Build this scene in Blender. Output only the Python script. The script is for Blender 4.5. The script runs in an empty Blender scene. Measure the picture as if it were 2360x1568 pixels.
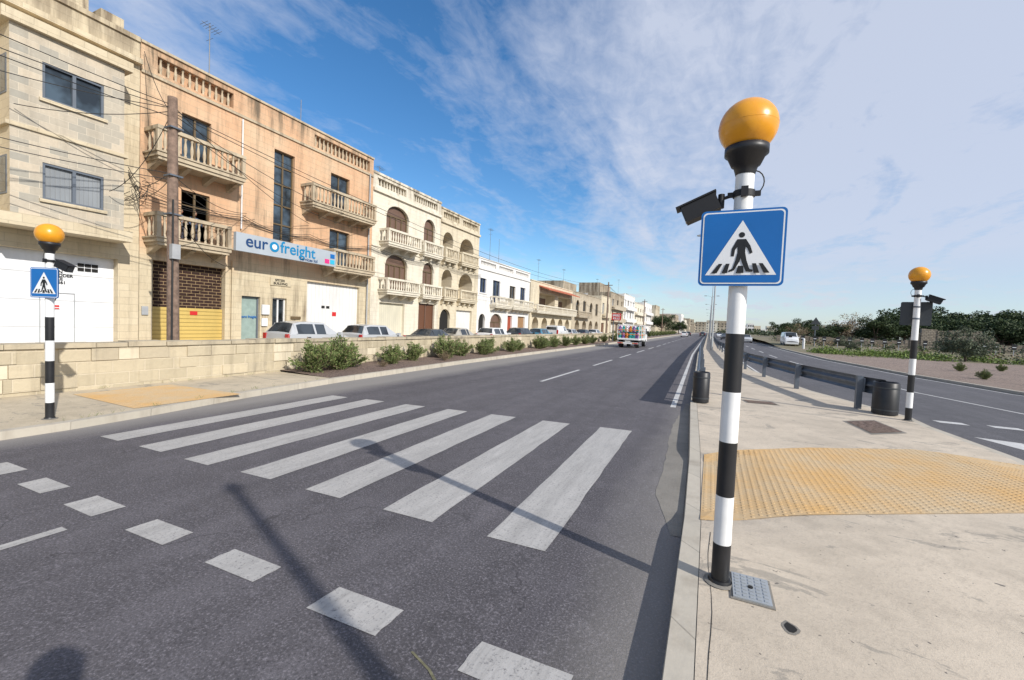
import bpy, math, random
from mathutils import Vector, Matrix
random.seed(7)
R=math.radians
scene=bpy.context.scene
COL=scene.collection
scene.view_settings.view_transform='Standard'; scene.view_settings.look='None'; scene.view_settings.exposure=0

# ------------------------------------------------------------------ materials
def newmat(name):
    m=bpy.data.materials.new(name); m.use_nodes=True
    nt=m.node_tree; b=nt.nodes['Principled BSDF']
    return m,nt,b
def N(nt,t,**kw):
    n=nt.nodes.new(t)
    for k,v in kw.items():
        if k.startswith('i_'):
            n.inputs[k[2:].replace('_',' ')].default_value=v
        else: setattr(n,k,v)
    return n
def mix(nt,fac,a,b,mode='MIX'):
    n=nt.nodes.new('ShaderNodeMix'); n.data_type='RGBA'; n.blend_type=mode
    for s,v in ((n.inputs[0],fac),(n.inputs[6],a),(n.inputs[7],b)):
        if hasattr(v,'is_output') : nt.links.new(v,s)
        else: s.default_value=v if not isinstance(v,tuple) else (*v[:3],1)
    return n.outputs[2]
def ramp(nt,src,p0,p1,c0=0.0,c1=1.0):
    n=nt.nodes.new('ShaderNodeMapRange'); n.inputs[1].default_value=p0;n.inputs[2].default_value=p1
    n.inputs[3].default_value=c0;n.inputs[4].default_value=c1
    nt.links.new(src,n.inputs[0]); return n.outputs[0]
def pos(nt,scale=(1,1,1)):
    g=nt.nodes.new('ShaderNodeNewGeometry'); mp=nt.nodes.new('ShaderNodeMapping'); mp.inputs['Scale'].default_value=scale
    nt.links.new(g.outputs['Position'],mp.inputs['Vector']); return mp.outputs[0]
def noise(nt,vec,scale,detail=4,rough=.6,dist=0):
    n=nt.nodes.new('ShaderNodeTexNoise'); n.inputs['Scale'].default_value=scale;n.inputs['Detail'].default_value=detail
    n.inputs['Roughness'].default_value=rough; n.inputs['Distortion'].default_value=dist
    nt.links.new(vec,n.inputs['Vector']); return n.outputs['Fac']
def bump(nt,b,h,strength=.3,dist=.02):
    n=nt.nodes.new('ShaderNodeBump'); n.inputs['Strength'].default_value=strength;n.inputs['Distance'].default_value=dist
    nt.links.new(h,n.inputs['Height']); nt.links.new(n.outputs[0],b.inputs['Normal'])
def sc(c,k): return tuple(min(1,x*k) for x in c)
def M(name,col,rough=.7,var=.12,scale=4,metal=0,bmp=0.0,coat=0):
    m,nt,b=newmat(name); b.inputs['Roughness'].default_value=rough; b.inputs['Metallic'].default_value=metal
    if coat: b.inputs['Coat Weight'].default_value=coat
    p=pos(nt); n=noise(nt,p,scale,3)
    nt.links.new(mix(nt,ramp(nt,n,.3,.7),sc(col,1-var),sc(col,1+var)),b.inputs['Base Color'])
    if bmp: bump(nt,b,noise(nt,p,scale*12,3),bmp)
    return m
def stone(name,c1,c2,bw=.55,bh=.27,mortar=None,mort=.008,stain=.35,stcol=(.16,.12,.08),upper=None,zsplit=4.0,ztop=None,mvis=.6,bd=.012):
    m,nt,b=newmat(name); b.inputs['Roughness'].default_value=.9
    g=nt.nodes.new('ShaderNodeNewGeometry'); s=nt.nodes.new('ShaderNodeSeparateXYZ'); nt.links.new(g.outputs['Position'],s.inputs[0])
    a=N(nt,'ShaderNodeMath',operation='ADD'); nt.links.new(s.outputs[0],a.inputs[0]); nt.links.new(s.outputs[1],a.inputs[1])
    c=nt.nodes.new('ShaderNodeCombineXYZ'); nt.links.new(a.outputs[0],c.inputs[0]); nt.links.new(s.outputs[2],c.inputs[1])
    br=nt.nodes.new('ShaderNodeTexBrick'); nt.links.new(c.outputs[0],br.inputs['Vector'])
    br.inputs['Scale'].default_value=1; br.inputs['Brick Width'].default_value=bw; br.inputs['Row Height'].default_value=bh
    br.inputs['Mortar Size'].default_value=mort; br.inputs['Mortar Smooth'].default_value=.3
    br.inputs['Color1'].default_value=(1,1,1,1); br.inputs['Color2'].default_value=(.0,.0,.0,1); br.inputs['Mortar'].default_value=(.5,.5,.5,1)
    P=pos(nt)
    col=mix(nt,br.outputs['Color'],c2,c1)
    st2=noise(nt,P,.5,4)
    if upper:
        ad=N(nt,'ShaderNodeMath',operation='MULTIPLY_ADD'); nt.links.new(st2,ad.inputs[0]); ad.inputs[1].default_value=2.4; nt.links.new(s.outputs[2],ad.inputs[2])
        up=mix(nt,br.outputs['Color'],sc(upper,.88),upper)
        pat=ramp(nt,noise(nt,pos(nt,(1,.7,.5)),.55,5),.42,.66)
        up=mix(nt,pat,up,tuple(.5*x+.5*y for x,y in zip(upper,c1)))
        col=mix(nt,ramp(nt,ad.outputs[0],zsplit+1.0,zsplit+2.2),col,up)
    nf=noise(nt,P,9,6)
    col=mix(nt,ramp(nt,nf,.3,.75,.0,.25),col,sc(c1,.6))
    mf=N(nt,'ShaderNodeMath',operation='MULTIPLY'); nt.links.new(br.outputs['Fac'],mf.inputs[0]); mf.inputs[1].default_value=mvis
    col=mix(nt,mf.outputs[0],col,mortar or sc(c1,.6))
    fac=None
    if stain>0:
        st=noise(nt,pos(nt,(1.6,1.6,.18)),1.6,6,.65)
        mu=N(nt,'ShaderNodeMath',operation='MULTIPLY'); nt.links.new(ramp(nt,st,.50,.72),mu.inputs[0]); nt.links.new(ramp(nt,st2,.35,.65,.2,stain),mu.inputs[1])
        fac=mu.outputs[0]
        if ztop:
            t=ramp(nt,s.outputs[2],ztop-1.5,ztop,0,1)
            m3=N(nt,'ShaderNodeMath',operation='MULTIPLY'); nt.links.new(t,m3.inputs[0]); nt.links.new(ramp(nt,st,.38,.58),m3.inputs[1])
            m4=N(nt,'ShaderNodeMath',operation='MULTIPLY_ADD'); nt.links.new(m3.outputs[0],m4.inputs[0]); m4.inputs[1].default_value=.7; nt.links.new(fac,m4.inputs[2]); m4.use_clamp=True
            fac=m4.outputs[0]
        col=mix(nt,fac,col,stcol)
    nt.links.new(col,b.inputs['Base Color'])
    h=N(nt,'ShaderNodeMath',operation='MULTIPLY_ADD'); nt.links.new(br.outputs['Fac'],h.inputs[0]); h.inputs[1].default_value=-1.0
    nt.links.new(nf,h.inputs[2])
    bump(nt,b,h.outputs[0],.5,bd)
    return m
def glass(name,col=(.02,.025,.03),rough=.06):
    m,nt,b=newmat(name); b.inputs['Roughness'].default_value=rough
    b.inputs['Specular IOR Level'].default_value=.7
    P=pos(nt)
    nt.links.new(mix(nt,ramp(nt,noise(nt,P,.9,3),.4,.6),sc(col,.5),sc(col,2.2)),b.inputs['Base Color'])
    bump(nt,b,noise(nt,P,1.3,2),.05,.02)
    return m
def slats(name,col,period=.1,dark=.6,rough=.5,axis=2):
    m,nt,b=newmat(name); b.inputs['Roughness'].default_value=rough
    g=nt.nodes.new('ShaderNodeNewGeometry'); s=nt.nodes.new('ShaderNodeSeparateXYZ'); nt.links.new(g.outputs['Position'],s.inputs[0])
    a=N(nt,'ShaderNodeMath',operation='MULTIPLY'); nt.links.new(s.outputs[axis],a.inputs[0]); a.inputs[1].default_value=1/period
    f=N(nt,'ShaderNodeMath',operation='FRACT'); nt.links.new(a.outputs[0],f.inputs[0])
    r=ramp(nt,f.outputs[0],0,.22 if period<.3 else .04)
    base=mix(nt,ramp(nt,noise(nt,pos(nt,(1,1,.4)),1.5,6),.35,.7),col,sc(col,.82))
    nt.links.new(mix(nt,r,sc(col,dark),base),b.inputs['Base Color'])
    bump(nt,b,r,.6,.02)
    return m

mA=stone('limestone_cream',(.65,.555,.395),(.575,.48,.33),.6,.27,stain=.5,ztop=12.4)
mAg=stone('bare_blockwork',(.38,.355,.30),(.60,.51,.39),.46,.24,mortar=(.64,.57,.45),stain=.25,mvis=.8)
mB=stone('limestone_orange',(.63,.54,.38),(.57,.475,.325),.6,.28,upper=(.69,.41,.24),zsplit=3.8,stain=.9,ztop=12.4)
mBt=stone('balcony_stone',(.54,.45,.32),(.47,.38,.265),.6,.4,stain=.98,mvis=.2,stcol=(.12,.09,.065))
mC=stone('limestone_white',(.75,.69,.57),(.70,.64,.52),.6,.27,stain=.4,ztop=11.8,mvis=.3)
mD=stone('limestone_pale_yellow',(.68,.60,.45),(.62,.54,.40),.6,.27,stain=.5,ztop=11.5,mvis=.4)
mE=stone('white_render',(.80,.78,.75),(.77,.75,.72),.8,.4,stain=.3,mvis=.1)
mF=stone('limestone_aged',(.53,.46,.35),(.46,.39,.29),.6,.27,stain=.6,ztop=8,mvis=.4)
mWall=stone('boundary_wall_stone',(.56,.48,.34),(.43,.37,.26),.62,.27,mortar=(.60,.52,.39),mort=.014,stain=.85,stcol=(.22,.18,.125),bd=.03)
mCop=stone('coping_stone',(.50,.43,.31),(.42,.36,.26),.7,.5,stain=.95,stcol=(.12,.105,.085),mvis=.0,bd=.03)
mRub=stone('rubble_stone',(.34,.29,.23),(.17,.145,.11),.4,.22,mortar=(.05,.045,.04),mort=.03,stain=.5,bd=.06)
mGlass=glass('window_glass'); mGlassB=glass('office_glass',(.03,.045,.06))
mFrameG=M('grey_frame',(.12,.14,.17),.45,.05); mFrameB=M('bronze_frame',(.13,.09,.045),.45,.1)
mFrameW=M('white_frame',(.7,.7,.7),.5,.05)
mBrown=slats('brown_shutter',(.17,.10,.07),.08); mBrownD=slats('brown_door',(.14,.06,.03),.3,axis=1)
mBlue=M('blue_frame',(.04,.07,.16),.5)
mRedD=M('red_door',(.32,.06,.03),.5)
mWhiteG=slats('white_panel_door',(.80,.81,.83),.95,.6); mWhiteV=slats('white_garage_door',(.76,.75,.73),.26,.7,axis=1)
mCreamG=slats('cream_garage_door',(.66,.62,.49),.22,.8,axis=1)
mYel=slats('yellow_roller_shutter',(.60,.43,.13),.17,.4)
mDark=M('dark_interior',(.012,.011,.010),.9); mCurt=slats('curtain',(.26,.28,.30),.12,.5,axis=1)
mGrille=stone('brick_grille',(.035,.014,.009),(.028,.012,.008),.36,.14,mortar=(.36,.25,.13),mort=.010,stain=0,mvis=1)
mWood=M('weathered_wood',(.21,.145,.11),.9,.35,6,bmp=.5)
mCable=M('cable_black',(.02,.02,.02),.6); mAnt=M('antenna_metal',(.2,.2,.2),.5,metal=.5)
mBlackP=M('black_paint',(.014,.014,.016),.45,.3,5); mBlackM=M('black_matt_casing',(.010,.010,.012),.6,.2,5); mWhiteP=M('white_paint',(.78,.78,.77),.4,.07,5)
mGrey=M('grey_plastic',(.35,.36,.37),.5)
mGalv=M('galvanised_steel',(.13,.15,.18),.5,.2,3,metal=.4); mGalvL=M('lamp_post_steel',(.42,.44,.45),.5,.1,3,metal=.4)
mRoof=M('roof_screed',(.42,.38,.3),.9,.2); mTerra=M('terracotta_tiles',(.42,.12,.06),.8,.2,6,bmp=.4)
mTank=M('water_tank',(.3,.3,.3),.5)
mSignBlue=M('sign_blue',(.004,.13,.42),.35,.05); mSignWhite=M('sign_white',(.78,.79,.80),.4,.03); mSignBlack=M('sign_black',(.01,.01,.01),.4,.02)
mSignBack=M('sign_back',(.04,.045,.05),.5); mRed=M('sign_red',(.55,.02,.02),.5,.05)
m,nt,b=newmat('amber_globe'); mAmber=m
b.inputs['Roughness'].default_value=.32; b.inputs['Coat Weight'].default_value=.15
nt.links.new(mix(nt,ramp(nt,noise(nt,pos(nt),5,6),.35,.7),(.82,.36,.015),(.66,.265,.012)),b.inputs['Base Color'])

def asphalt(name,base,dusty=None):
    m,nt,b=newmat(name); b.inputs['Roughness'].default_value=.85
    P=pos(nt)
    col=mix(nt,ramp(nt,noise(nt,P,.35,4),.35,.65),sc(base,.84),sc(base,1.16))
    col=mix(nt,ramp(nt,noise(nt,pos(nt,(1.8,.10,1)),1.0,5),.40,.62,0,.6),col,sc(base,.62))
    n2=noise(nt,P,2.3,7,.72)
    col=mix(nt,ramp(nt,n2,.5,.70,0,.5),col,sc(base,1.5))
    col=mix(nt,ramp(nt,n2,.46,.34,0,.4),col,sc(base,.66))
    nf=noise(nt,P,62,3,.8)
    col=mix(nt,ramp(nt,nf,.53,.68,0,.8),col,sc(base,2.6))
    col=mix(nt,ramp(nt,nf,.32,.46,.85,0),col,sc(base,.35))
    vo=nt.nodes.new('ShaderNodeTexVoronoi'); vo.inputs['Scale'].default_value=7; nt.links.new(P,vo.inputs['Vector'])
    col=mix(nt,ramp(nt,vo.outputs['Distance'],.03,.055,.6,0),col,(.3,.29,.27))
    vc=nt.nodes.new('ShaderNodeTexVoronoi'); vc.feature='DISTANCE_TO_EDGE'; vc.inputs['Scale'].default_value=.33
    wv=nt.nodes.new('ShaderNodeVectorMath'); wv.operation='MULTIPLY_ADD'; cn=nt.nodes.new('ShaderNodeTexNoise'); cn.inputs['Scale'].default_value=1.2; cn.inputs['Detail'].default_value=5; nt.links.new(P,cn.inputs['Vector'])
    nt.links.new(cn.outputs['Color'],wv.inputs[0]); wv.inputs[1].default_value=(1.2,1.2,1.2); nt.links.new(P,wv.inputs[2]); nt.links.new(wv.outputs[0],vc.inputs['Vector'])
    mc=N(nt,'ShaderNodeMath',operation='MULTIPLY'); nt.links.new(ramp(nt,vc.outputs['Distance'],.0015,.004,.7,0),mc.inputs[0]); nt.links.new(ramp(nt,n2,.48,.55),mc.inputs[1])
    col=mix(nt,mc.outputs[0],col,sc(base,.4))
    if dusty:
        g=nt.nodes.new('ShaderNodeNewGeometry'); s=nt.nodes.new('ShaderNodeSeparateXYZ'); nt.links.new(g.outputs['Position'],s.inputs[0])
        w=N(nt,'ShaderNodeMath',operation='MULTIPLY_ADD'); nt.links.new(noise(nt,pos(nt,(1,.35,1)),1.5,6),w.inputs[0]); w.inputs[1].default_value=.7; nt.links.new(s.outputs[0],w.inputs[2])
        for a,bb,k in dusty:
            col=mix(nt,ramp(nt,w.outputs[0],a+.35,bb+.35,0,k),col,(.29,.27,.245))
    nt.links.new(col,b.inputs['Base Color'])
    bump(nt,b,nf,.7,.008)
    return m
mRoad=asphalt('asphalt',(.098,.090,.097),[(-8.3,-9.2,.75),(-.9,-.3,.5)])
mRoadR=asphalt('asphalt_plain',(.095,.091,.097))
mStreet=M('asphalt_old',(.16,.15,.14),.9,.2,1)
def concrete(name,base,crack=True):
    m,nt,b=newmat(name); b.inputs['Roughness'].default_value=.9; P=pos(nt)
    col=mix(nt,ramp(nt,noise(nt,P,.8,5),.3,.7),sc(base,.80),sc(base,1.10))
    col=mix(nt,ramp(nt,noise(nt,P,3.1,7,.7),.48,.75,0,.65),col,sc(base,.60))
    nf=noise(nt,P,50,4,.75)
    col=mix(nt,ramp(nt,nf,.50,.70,0,.6),col,sc(base,.6))
    n=noise(nt,pos(nt,(1,2.2,1)),1.1,8,.7,.6)
    col=mix(nt,ramp(nt,n,.575,.60,0,.55),col,(.23,.21,.18))
    col=mix(nt,ramp(nt,n,.45,.38,0,.3),col,sc(base,1.12))
    col=mix(nt,ramp(nt,noise(nt,P,17,2),.71,.74,0,.85),col,(.11,.10,.09))
    nt.links.new(col,b.inputs['Base Color'])
    bump(nt,b,nf,.45,.008); return m
mConc=concrete('pavement_concrete',(.57,.485,.38)); mConcL=concrete('side_pavement_concrete',(.52,.44,.32))
mKerb=stone('kerb_stone',(.50,.45,.37),(.44,.40,.33),1.0,5,mort=.008,stain=.5,mvis=.8)
mGut=concrete('gutter_concrete',(.24,.22,.19))
def paint(name,base,wear):
    m,nt,b=newmat(name); b.inputs['Roughness'].default_value=.75; P=pos(nt)
    col=mix(nt,ramp(nt,noise(nt,pos(nt,(3,.6,1)),2,6,.7),.35,.7),base,sc(base,.74))
    col=mix(nt,ramp(nt,noise(nt,pos(nt,(14,.8,1)),2.2,6,.8),.5,.72,0,.5),col,sc(base,.5))
    nf=noise(nt,P,45,5,.8)
    col=mix(nt,ramp(nt,nf,.54,.66,0,wear),col,(.12,.115,.12))
    nt.links.new(col,b.inputs['Base Color']); bump(nt,b,nf,.4,.006); return m
mPaint=paint('road_paint',(.47,.45,.425),.85); mPaintF=paint('road_paint_bright',(.62,.61,.59),.45)
m,nt,b=newmat('yellow_tactile'); mTact=m; b.inputs['Roughness'].default_value=.85; P=pos(nt)
col=mix(nt,ramp(nt,noise(nt,P,1.3,7,.7),.35,.65),(.58,.355,.14),(.52,.40,.25))
col=mix(nt,ramp(nt,noise(nt,P,40,4),.55,.75,0,.5),col,(.25,.18,.09))
nt.links.new(col,b.inputs['Base Color'])
def mulch(name,a,c,d_):
    m,nt,b=newmat(name); b.inputs['Roughness'].default_value=1; P=pos(nt)
    nf=noise(nt,P,14,6,.8)
    col=mix(nt,ramp(nt,nf,.4,.62),a,c)
    col=mix(nt,ramp(nt,noise(nt,P,.7,5),.45,.6,0,.6),col,d_)
    nt.links.new(col,b.inputs['Base Color']); bump(nt,b,nf,1,.06); return m
mMulch=mulch('mulch',(.06,.042,.034),(.30,.21,.17),(.21,.15,.11)); mGravel=mulch('reddish_gravel',(.10,.075,.065),(.42,.32,.26),(.30,.23,.185))
m,nt,b=newmat('dry_earth'); mEarth=m; b.inputs['Roughness'].default_value=1; P=pos(nt)
col=mix(nt,ramp(nt,noise(nt,P,.08,6),.4,.6),(.20,.16,.11),(.12,.12,.055))
col=mix(nt,ramp(nt,noise(nt,P,2,6),.4,.7,0,.6),col,(.26,.21,.14))
nt.links.new(col,b.inputs['Base Color'])
def leaf(name,a,c):
    m,nt,b=newmat(name); b.inputs['Roughness'].default_value=.6
    g=nt.nodes.new('ShaderNodeNewGeometry')
    col=mix(nt,g.outputs['Random Per Island'],a,c)
    col=mix(nt,ramp(nt,noise(nt,pos(nt),1.6,2),.4,.6,0,.5),col,sc(a,.55))
    nt.links.new(col,b.inputs['Base Color'])
    b.inputs['Specular IOR Level'].default_value=.25
    return m
mLeafB=leaf('rosemary_leaves',(.10,.15,.045),(.27,.31,.12)); mLeafT=leaf('tree_leaves',(.03,.055,.022),(.09,.12,.045))
mLeafO=leaf('olive_leaves',(.07,.09,.055),(.16,.185,.115)); mLeafH=leaf('groundcover_leaves',(.11,.17,.03),(.22,.29,.08))
mBark=M('bark',(.12,.09,.07),.95,.3,8); mDry=leaf('dry_twigs',(.20,.15,.09),(.34,.26,.16))

# ------------------------------------------------------------------ mesh builder
class MB:
    def __init__(s): s.v=[];s.f=[];s.m=[];s.mats=[];s.sm=[]
    def mi(s,mat):
        if mat not in s.mats: s.mats.append(mat)
        return s.mats.index(mat)
    def face(s,pts,mat,smooth=False):
        i=len(s.v); s.v+= [tuple(p) for p in pts]; s.f.append(tuple(range(i,i+len(pts)))); s.m.append(s.mi(mat)); s.sm.append(smooth)
    def geo(s,vs,fs,mat,smooth=False):
        i=len(s.v); s.v+=[tuple(p) for p in vs]; k=s.mi(mat)
        for f in fs: s.f.append(tuple(i+j for j in f)); s.m.append(k); s.sm.append(smooth)
    def box(s,x0,x1,y0,y1,z0,z1,mat,rot=None,piv=None):
        vs=[(x0,y0,z0),(x1,y0,z0),(x1,y1,z0),(x0,y1,z0),(x0,y0,z1),(x1,y0,z1),(x1,y1,z1),(x0,y1,z1)]
        if rot is not None:
            p=Vector(piv) if piv else Vector(((x0+x1)/2,(y0+y1)/2,(z0+z1)/2))
            vs=[p+rot@(Vector(v)-p) for v in vs]
        s.geo(vs,[(0,3,2,1),(4,5,6,7),(0,1,5,4),(1,2,6,5),(2,3,7,6),(3,0,4,7)],mat)
    def tube(s,p0,p1,r0,r1,mat,n=12,caps=True,smooth=True):
        p0=Vector(p0);p1=Vector(p1); d=(p1-p0).normalized()
        a=d.orthogonal().normalized(); bb=d.cross(a)
        vs=[];
        for p,r in ((p0,r0),(p1,r1)):
            for k in range(n):
                t=2*math.pi*k/n; vs.append(p+a*math.cos(t)*r+bb*math.sin(t)*r)
        s.geo(vs,[(k,(k+1)%n,n+(k+1)%n,n+k) for k in range(n)],mat,smooth)
        if caps:
            s.face(vs[:n][::-1],mat); s.face(vs[n:],mat)
    def lathe(s,c,prof,mat,n=10,smooth=True):
        vs=[];fs=[]
        for r,z in prof:
            for k in range(n):
                t=2*math.pi*k/n; vs.append((c[0]+r*math.cos(t),c[1]+r*math.sin(t),c[2]+z))
        for i in range(len(prof)-1):
            for k in range(n): fs.append((i*n+k,i*n+(k+1)%n,(i+1)*n+(k+1)%n,(i+1)*n+k))
        s.geo(vs,fs,mat,smooth)
    def prism(s,poly,axis,a,bb,mat):
        def P(p,t):
            return {'x':(t,p[0],p[1]),'y':(p[0],t,p[1]),'z':(p[0],p[1],t)}[axis]
        n=len(poly); vs=[P(p,a) for p in poly]+[P(p,bb) for p in poly]
        s.geo(vs,[(k,(k+1)%n,n+(k+1)%n,n+k) for k in range(n)]+[tuple(range(n))[::-1],tuple(range(n,2*n))],mat)
    def obj(s,name,parent=None,loc=None,bevel=0,rotz=0):
        me=bpy.data.meshes.new(name); me.from_pydata(s.v,[],s.f)
        for m in s.mats: me.materials.append(m)
        me.polygons.foreach_set('material_index',s.m); me.polygons.foreach_set('use_smooth',s.sm); me.update()
        o=bpy.data.objects.new(name,me); COL.objects.link(o)
        if parent: o.parent=parent
        if loc: o.location=loc
        o.rotation_euler[2]=rotz
        return o
def empty(name,loc=(0,0,0),rotz=0):
    o=bpy.data.objects.new(name,None); COL.objects.link(o); o.location=loc; o.rotation_euler[2]=rotz; o.empty_display_size=.2; return o
def text(body,name,loc,rot,size,mat,parent,align='LEFT',ext=.004,bold=0,sx=1):
    c=bpy.data.curves.new(name,'FONT'); c.body=body; c.size=size; c.extrude=ext; c.align_x=align; c.offset=bold; c.materials.append(mat)
    o=bpy.data.objects.new(name,c); COL.objects.link(o); o.location=loc; o.rotation_euler=rot; o.parent=parent; o.scale=(sx,1,1); return o
FX=(R(90),0,R(90))
FY=(R(90),0,0)
def pl(pts):
    def f(y):
        if y<=pts[0][0]: return pts[0][1]
        for (a,b),(c,d) in zip(pts,pts[1:]):
            if y<=c: return b+(d-b)*(y-a)/(c-a)
        return pts[-1][1]
    return f
def ss(a,b,x):
    t=max(0,min(1,(x-a)/(b-a))); return t*t*(3-2*t)

# ------------------------------------------------------------------ ground plan
zr=lambda x: .0225*(x+.2)
lk=pl([(-30,-9.3),(3.2,-9.2),(4.2,-9.33),(6.5,-9.8),(9.5,-10.15),(17,-10.55),(33,-10.7),(700,-14.5)])
mk=pl([(-30,-.0),(4.1,-.14),(6.3,-.19),(10.6,-.36),(35,-.85),(700,-4.8)])
mr=pl([(-30,20),(0,8),(4,5.6),(6.5,4.75),(8.7,4.2),(10.9,3.97),(12,4.0),(12.8,3.75),(15.5,2.85),(19.2,2.2),(22,1.75),(45,.95),(700,-3.0)])
rr=pl([(-30,50),(0,27),(10,16),(21.3,10.1),(27.2,9),(39,7.9),(78,7.5),(700,4)])
YS=sorted(set([-30,-20,-10,-5,0,2,3.2,4.1,4.2,5,6.3,6.5,7.5,8.7,9.5,10.6,10.9,11.5,12,12.4,12.8,14,15.5,17,19.2,21.3,22,24,27.2,30,33,35,39,45,55,65,78,100,130,170,230,300,400,550,700]))
def ribbon(name,fa,fb,za,zb,mat,ys=YS,cols=1,mb=None):
    m=mb or MB(); vs=[];fs=[]
    for y in ys:
        for c in range(cols+1):
            t=c/cols; x=fa(y)*(1-t)+fb(y)*t; vs.append((x,y,za(x,y)*(1-t)+zb(x,y)*t))
    w=cols+1
    for i in range(len(ys)-1):
        for c in range(cols): fs.append((i*w+c,i*w+c+1,(i+1)*w+c+1,(i+1)*w+c))
    m.geo(vs,fs,mat)
    return m if mb else m.obj(name)
K=lambda v:(lambda *a:v)
g=MB(); S=4000
g.face([(-S,-S,-.5),(S,-S,-.5),(S,S,-.5),(-S,S,-.5)],mEarth); g.obj('ground')
ribbon('road',lk,mk,lambda x,y:zr(x),lambda x,y:zr(x),mRoad,cols=8)
ribbon('road',mr,rr,K(0),K(0),mRoadR,cols=2)
ribbon('service_road',K(-19.6),K(-12.9),K(-.15),K(-.15),mStreet)
fp=MB(); fp.box(-21.0,-19.6,-30,400,-.4,-.03,mConcL); fp.obj('frontage_pavement')
ZL=-.08
pv=MB()
ysL=[y for y in YS if y<=8.7]
ribbon('',K(-12.55),lambda y:lk(y)-.16,K(ZL),K(ZL),mConcL,ys=ysL+[9.3],mb=pv)
ribbon('',lambda y:lk(y)-.16,lk,K(ZL),K(ZL+.002),mKerb,mb=pv)
ribbon('',lk,lambda y:lk(y)+.012,K(ZL+.002),lambda x,y:zr(x)-.02,mKerb,mb=pv)
pv.obj('left_pavement')
bd=MB(); ribbon('',K(-12.55),lambda y:lk(y)-.16,K(ZL+.06),K(ZL-.005),mMulch,ys=[9.3]+[y for y in YS if y>9.3],cols=3,mb=bd); bd.obj('planting_bed')
def zmed(x,y):
    l=ss(3.9,4.5,y)*(1-ss(6.2,6.9,y))*(1-ss(.1,1.1,x-mk(y)))
    r=ss(6.2,6.9,y)*(1-ss(8.2,8.8,y))*(1-ss(.1,1.1,mr(y)-x))
    return .13-.075*max(l,r)
md=MB()
ysM=sorted(set([y for y in YS]+[i*.25 for i in range(8,52)]))
ribbon('',lambda y:mk(y)+.15,lambda y:mr(y)-.15,zmed,zmed,mConc,ys=ysM,cols=16,mb=md)
ribbon('',lambda y:mk(y)+.012,lambda y:mk(y)+.145,zmed,zmed,mKerb,ys=ysM,mb=md)
ribbon('',lambda y:mk(y)-.005,lambda y:mk(y)+.012,K(-.03),lambda x,y:zmed(x,y),mKerb,ys=ysM,mb=md)
ribbon('',lambda y:mk(y)+.145,lambda y:mk(y)+.15,lambda x,y:zmed(x,y)-.006,lambda x,y:zmed(x,y)-.006,mGut,ys=ysM,mb=md)
ribbon('',lambda y:mr(y)-.15,lambda y:mr(y)-.012,zmed,zmed,mKerb,ys=ysM,mb=md)
ribbon('',lambda y:mr(y)-.012,lambda y:mr(y)+.005,lambda x,y:zmed(x,y),K(-.03),mKerb,ys=ysM,mb=md)
md.obj('median_pavement')
jt=MB()
for a,b_ in ((-2,.9),(.9,3.9)):
    ribbon('',lambda y:mk(y)+.215+.012*math.sin(y*5),lambda y:mk(y)+.2185+.012*math.sin(y*5+.1),lambda x,y:zmed(x,y)+.002,lambda x,y:zmed(x,y)+.002,mDark,ys=[a+(b_-a)*i/16 for i in range(17)],mb=jt)
jt.obj('pavement_joint')
gt=MB(); rn=random.Random(21); ysg=[3.95+i*.18 for i in range(42)]
wd={y:(.10+.20*ss(3.9,5.0,y)*(1-ss(8,11.4,y))+rn.uniform(-.015,.015)) for y in ysg}
ribbon('',lambda y:mk(y)-wd[y],lambda y:mk(y)-.005,lambda x,y:zr(x)+.003,lambda x,y:zr(x)+.006,mGut,ys=ysg,mb=gt); gt.obj('channel_fillet')

def tactile(name,yb,yt,x0,x1,zf,sp=.068):
    m=MB(); n=40; vs=[];fs=[]
    for i in range(n+1):
        x=x0+(x1-x0)*i/n
        for j in range(9):
            y=yb(x)+(yt(x)-yb(x))*j/8; vs.append((x,y,zf(x,y)+.006))
    for i in range(n):
        for j in range(8): fs.append((i*9+j,(i+1)*9+j,(i+1)*9+j+1,i*9+j+1))
    m.geo(vs,fs,mTact)
    x=x0+sp/2
    while x<x1-.02:
        y=math.ceil(yb(x)/sp)*sp+.02
        while y<yt(x)-.03:
            z=zf(x,y)+.006; w_=random.uniform(.7,1)
            m.geo([(x+.022*math.cos(a*math.pi/3),y+.022*math.sin(a*math.pi/3),z) for a in range(6)]+[(x+.013*math.cos(a*math.pi/3),y+.013*math.sin(a*math.pi/3),z+.006*w_) for a in range(6)],
                  [(a,(a+1)%6,6+(a+1)%6,6+a) for a in range(6)]+[(6,7,8,9,10,11)],mTact)
            y+=sp
        x+=sp
    m.obj(name)
tactile('tactile_paving',pl([(-.03,4.17),(2.9,5.95),(4.6,7.0)]),pl([(-.03,6.46),(1.4,7.6),(2.87,8.45),(4.3,8.5)]),.0,4.4,zmed)
tactile('tactile_paving',K(4.2),pl([(-12.0,6.0),(-9.75,6.2)]),-12.0,-9.6,K(ZL))

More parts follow.
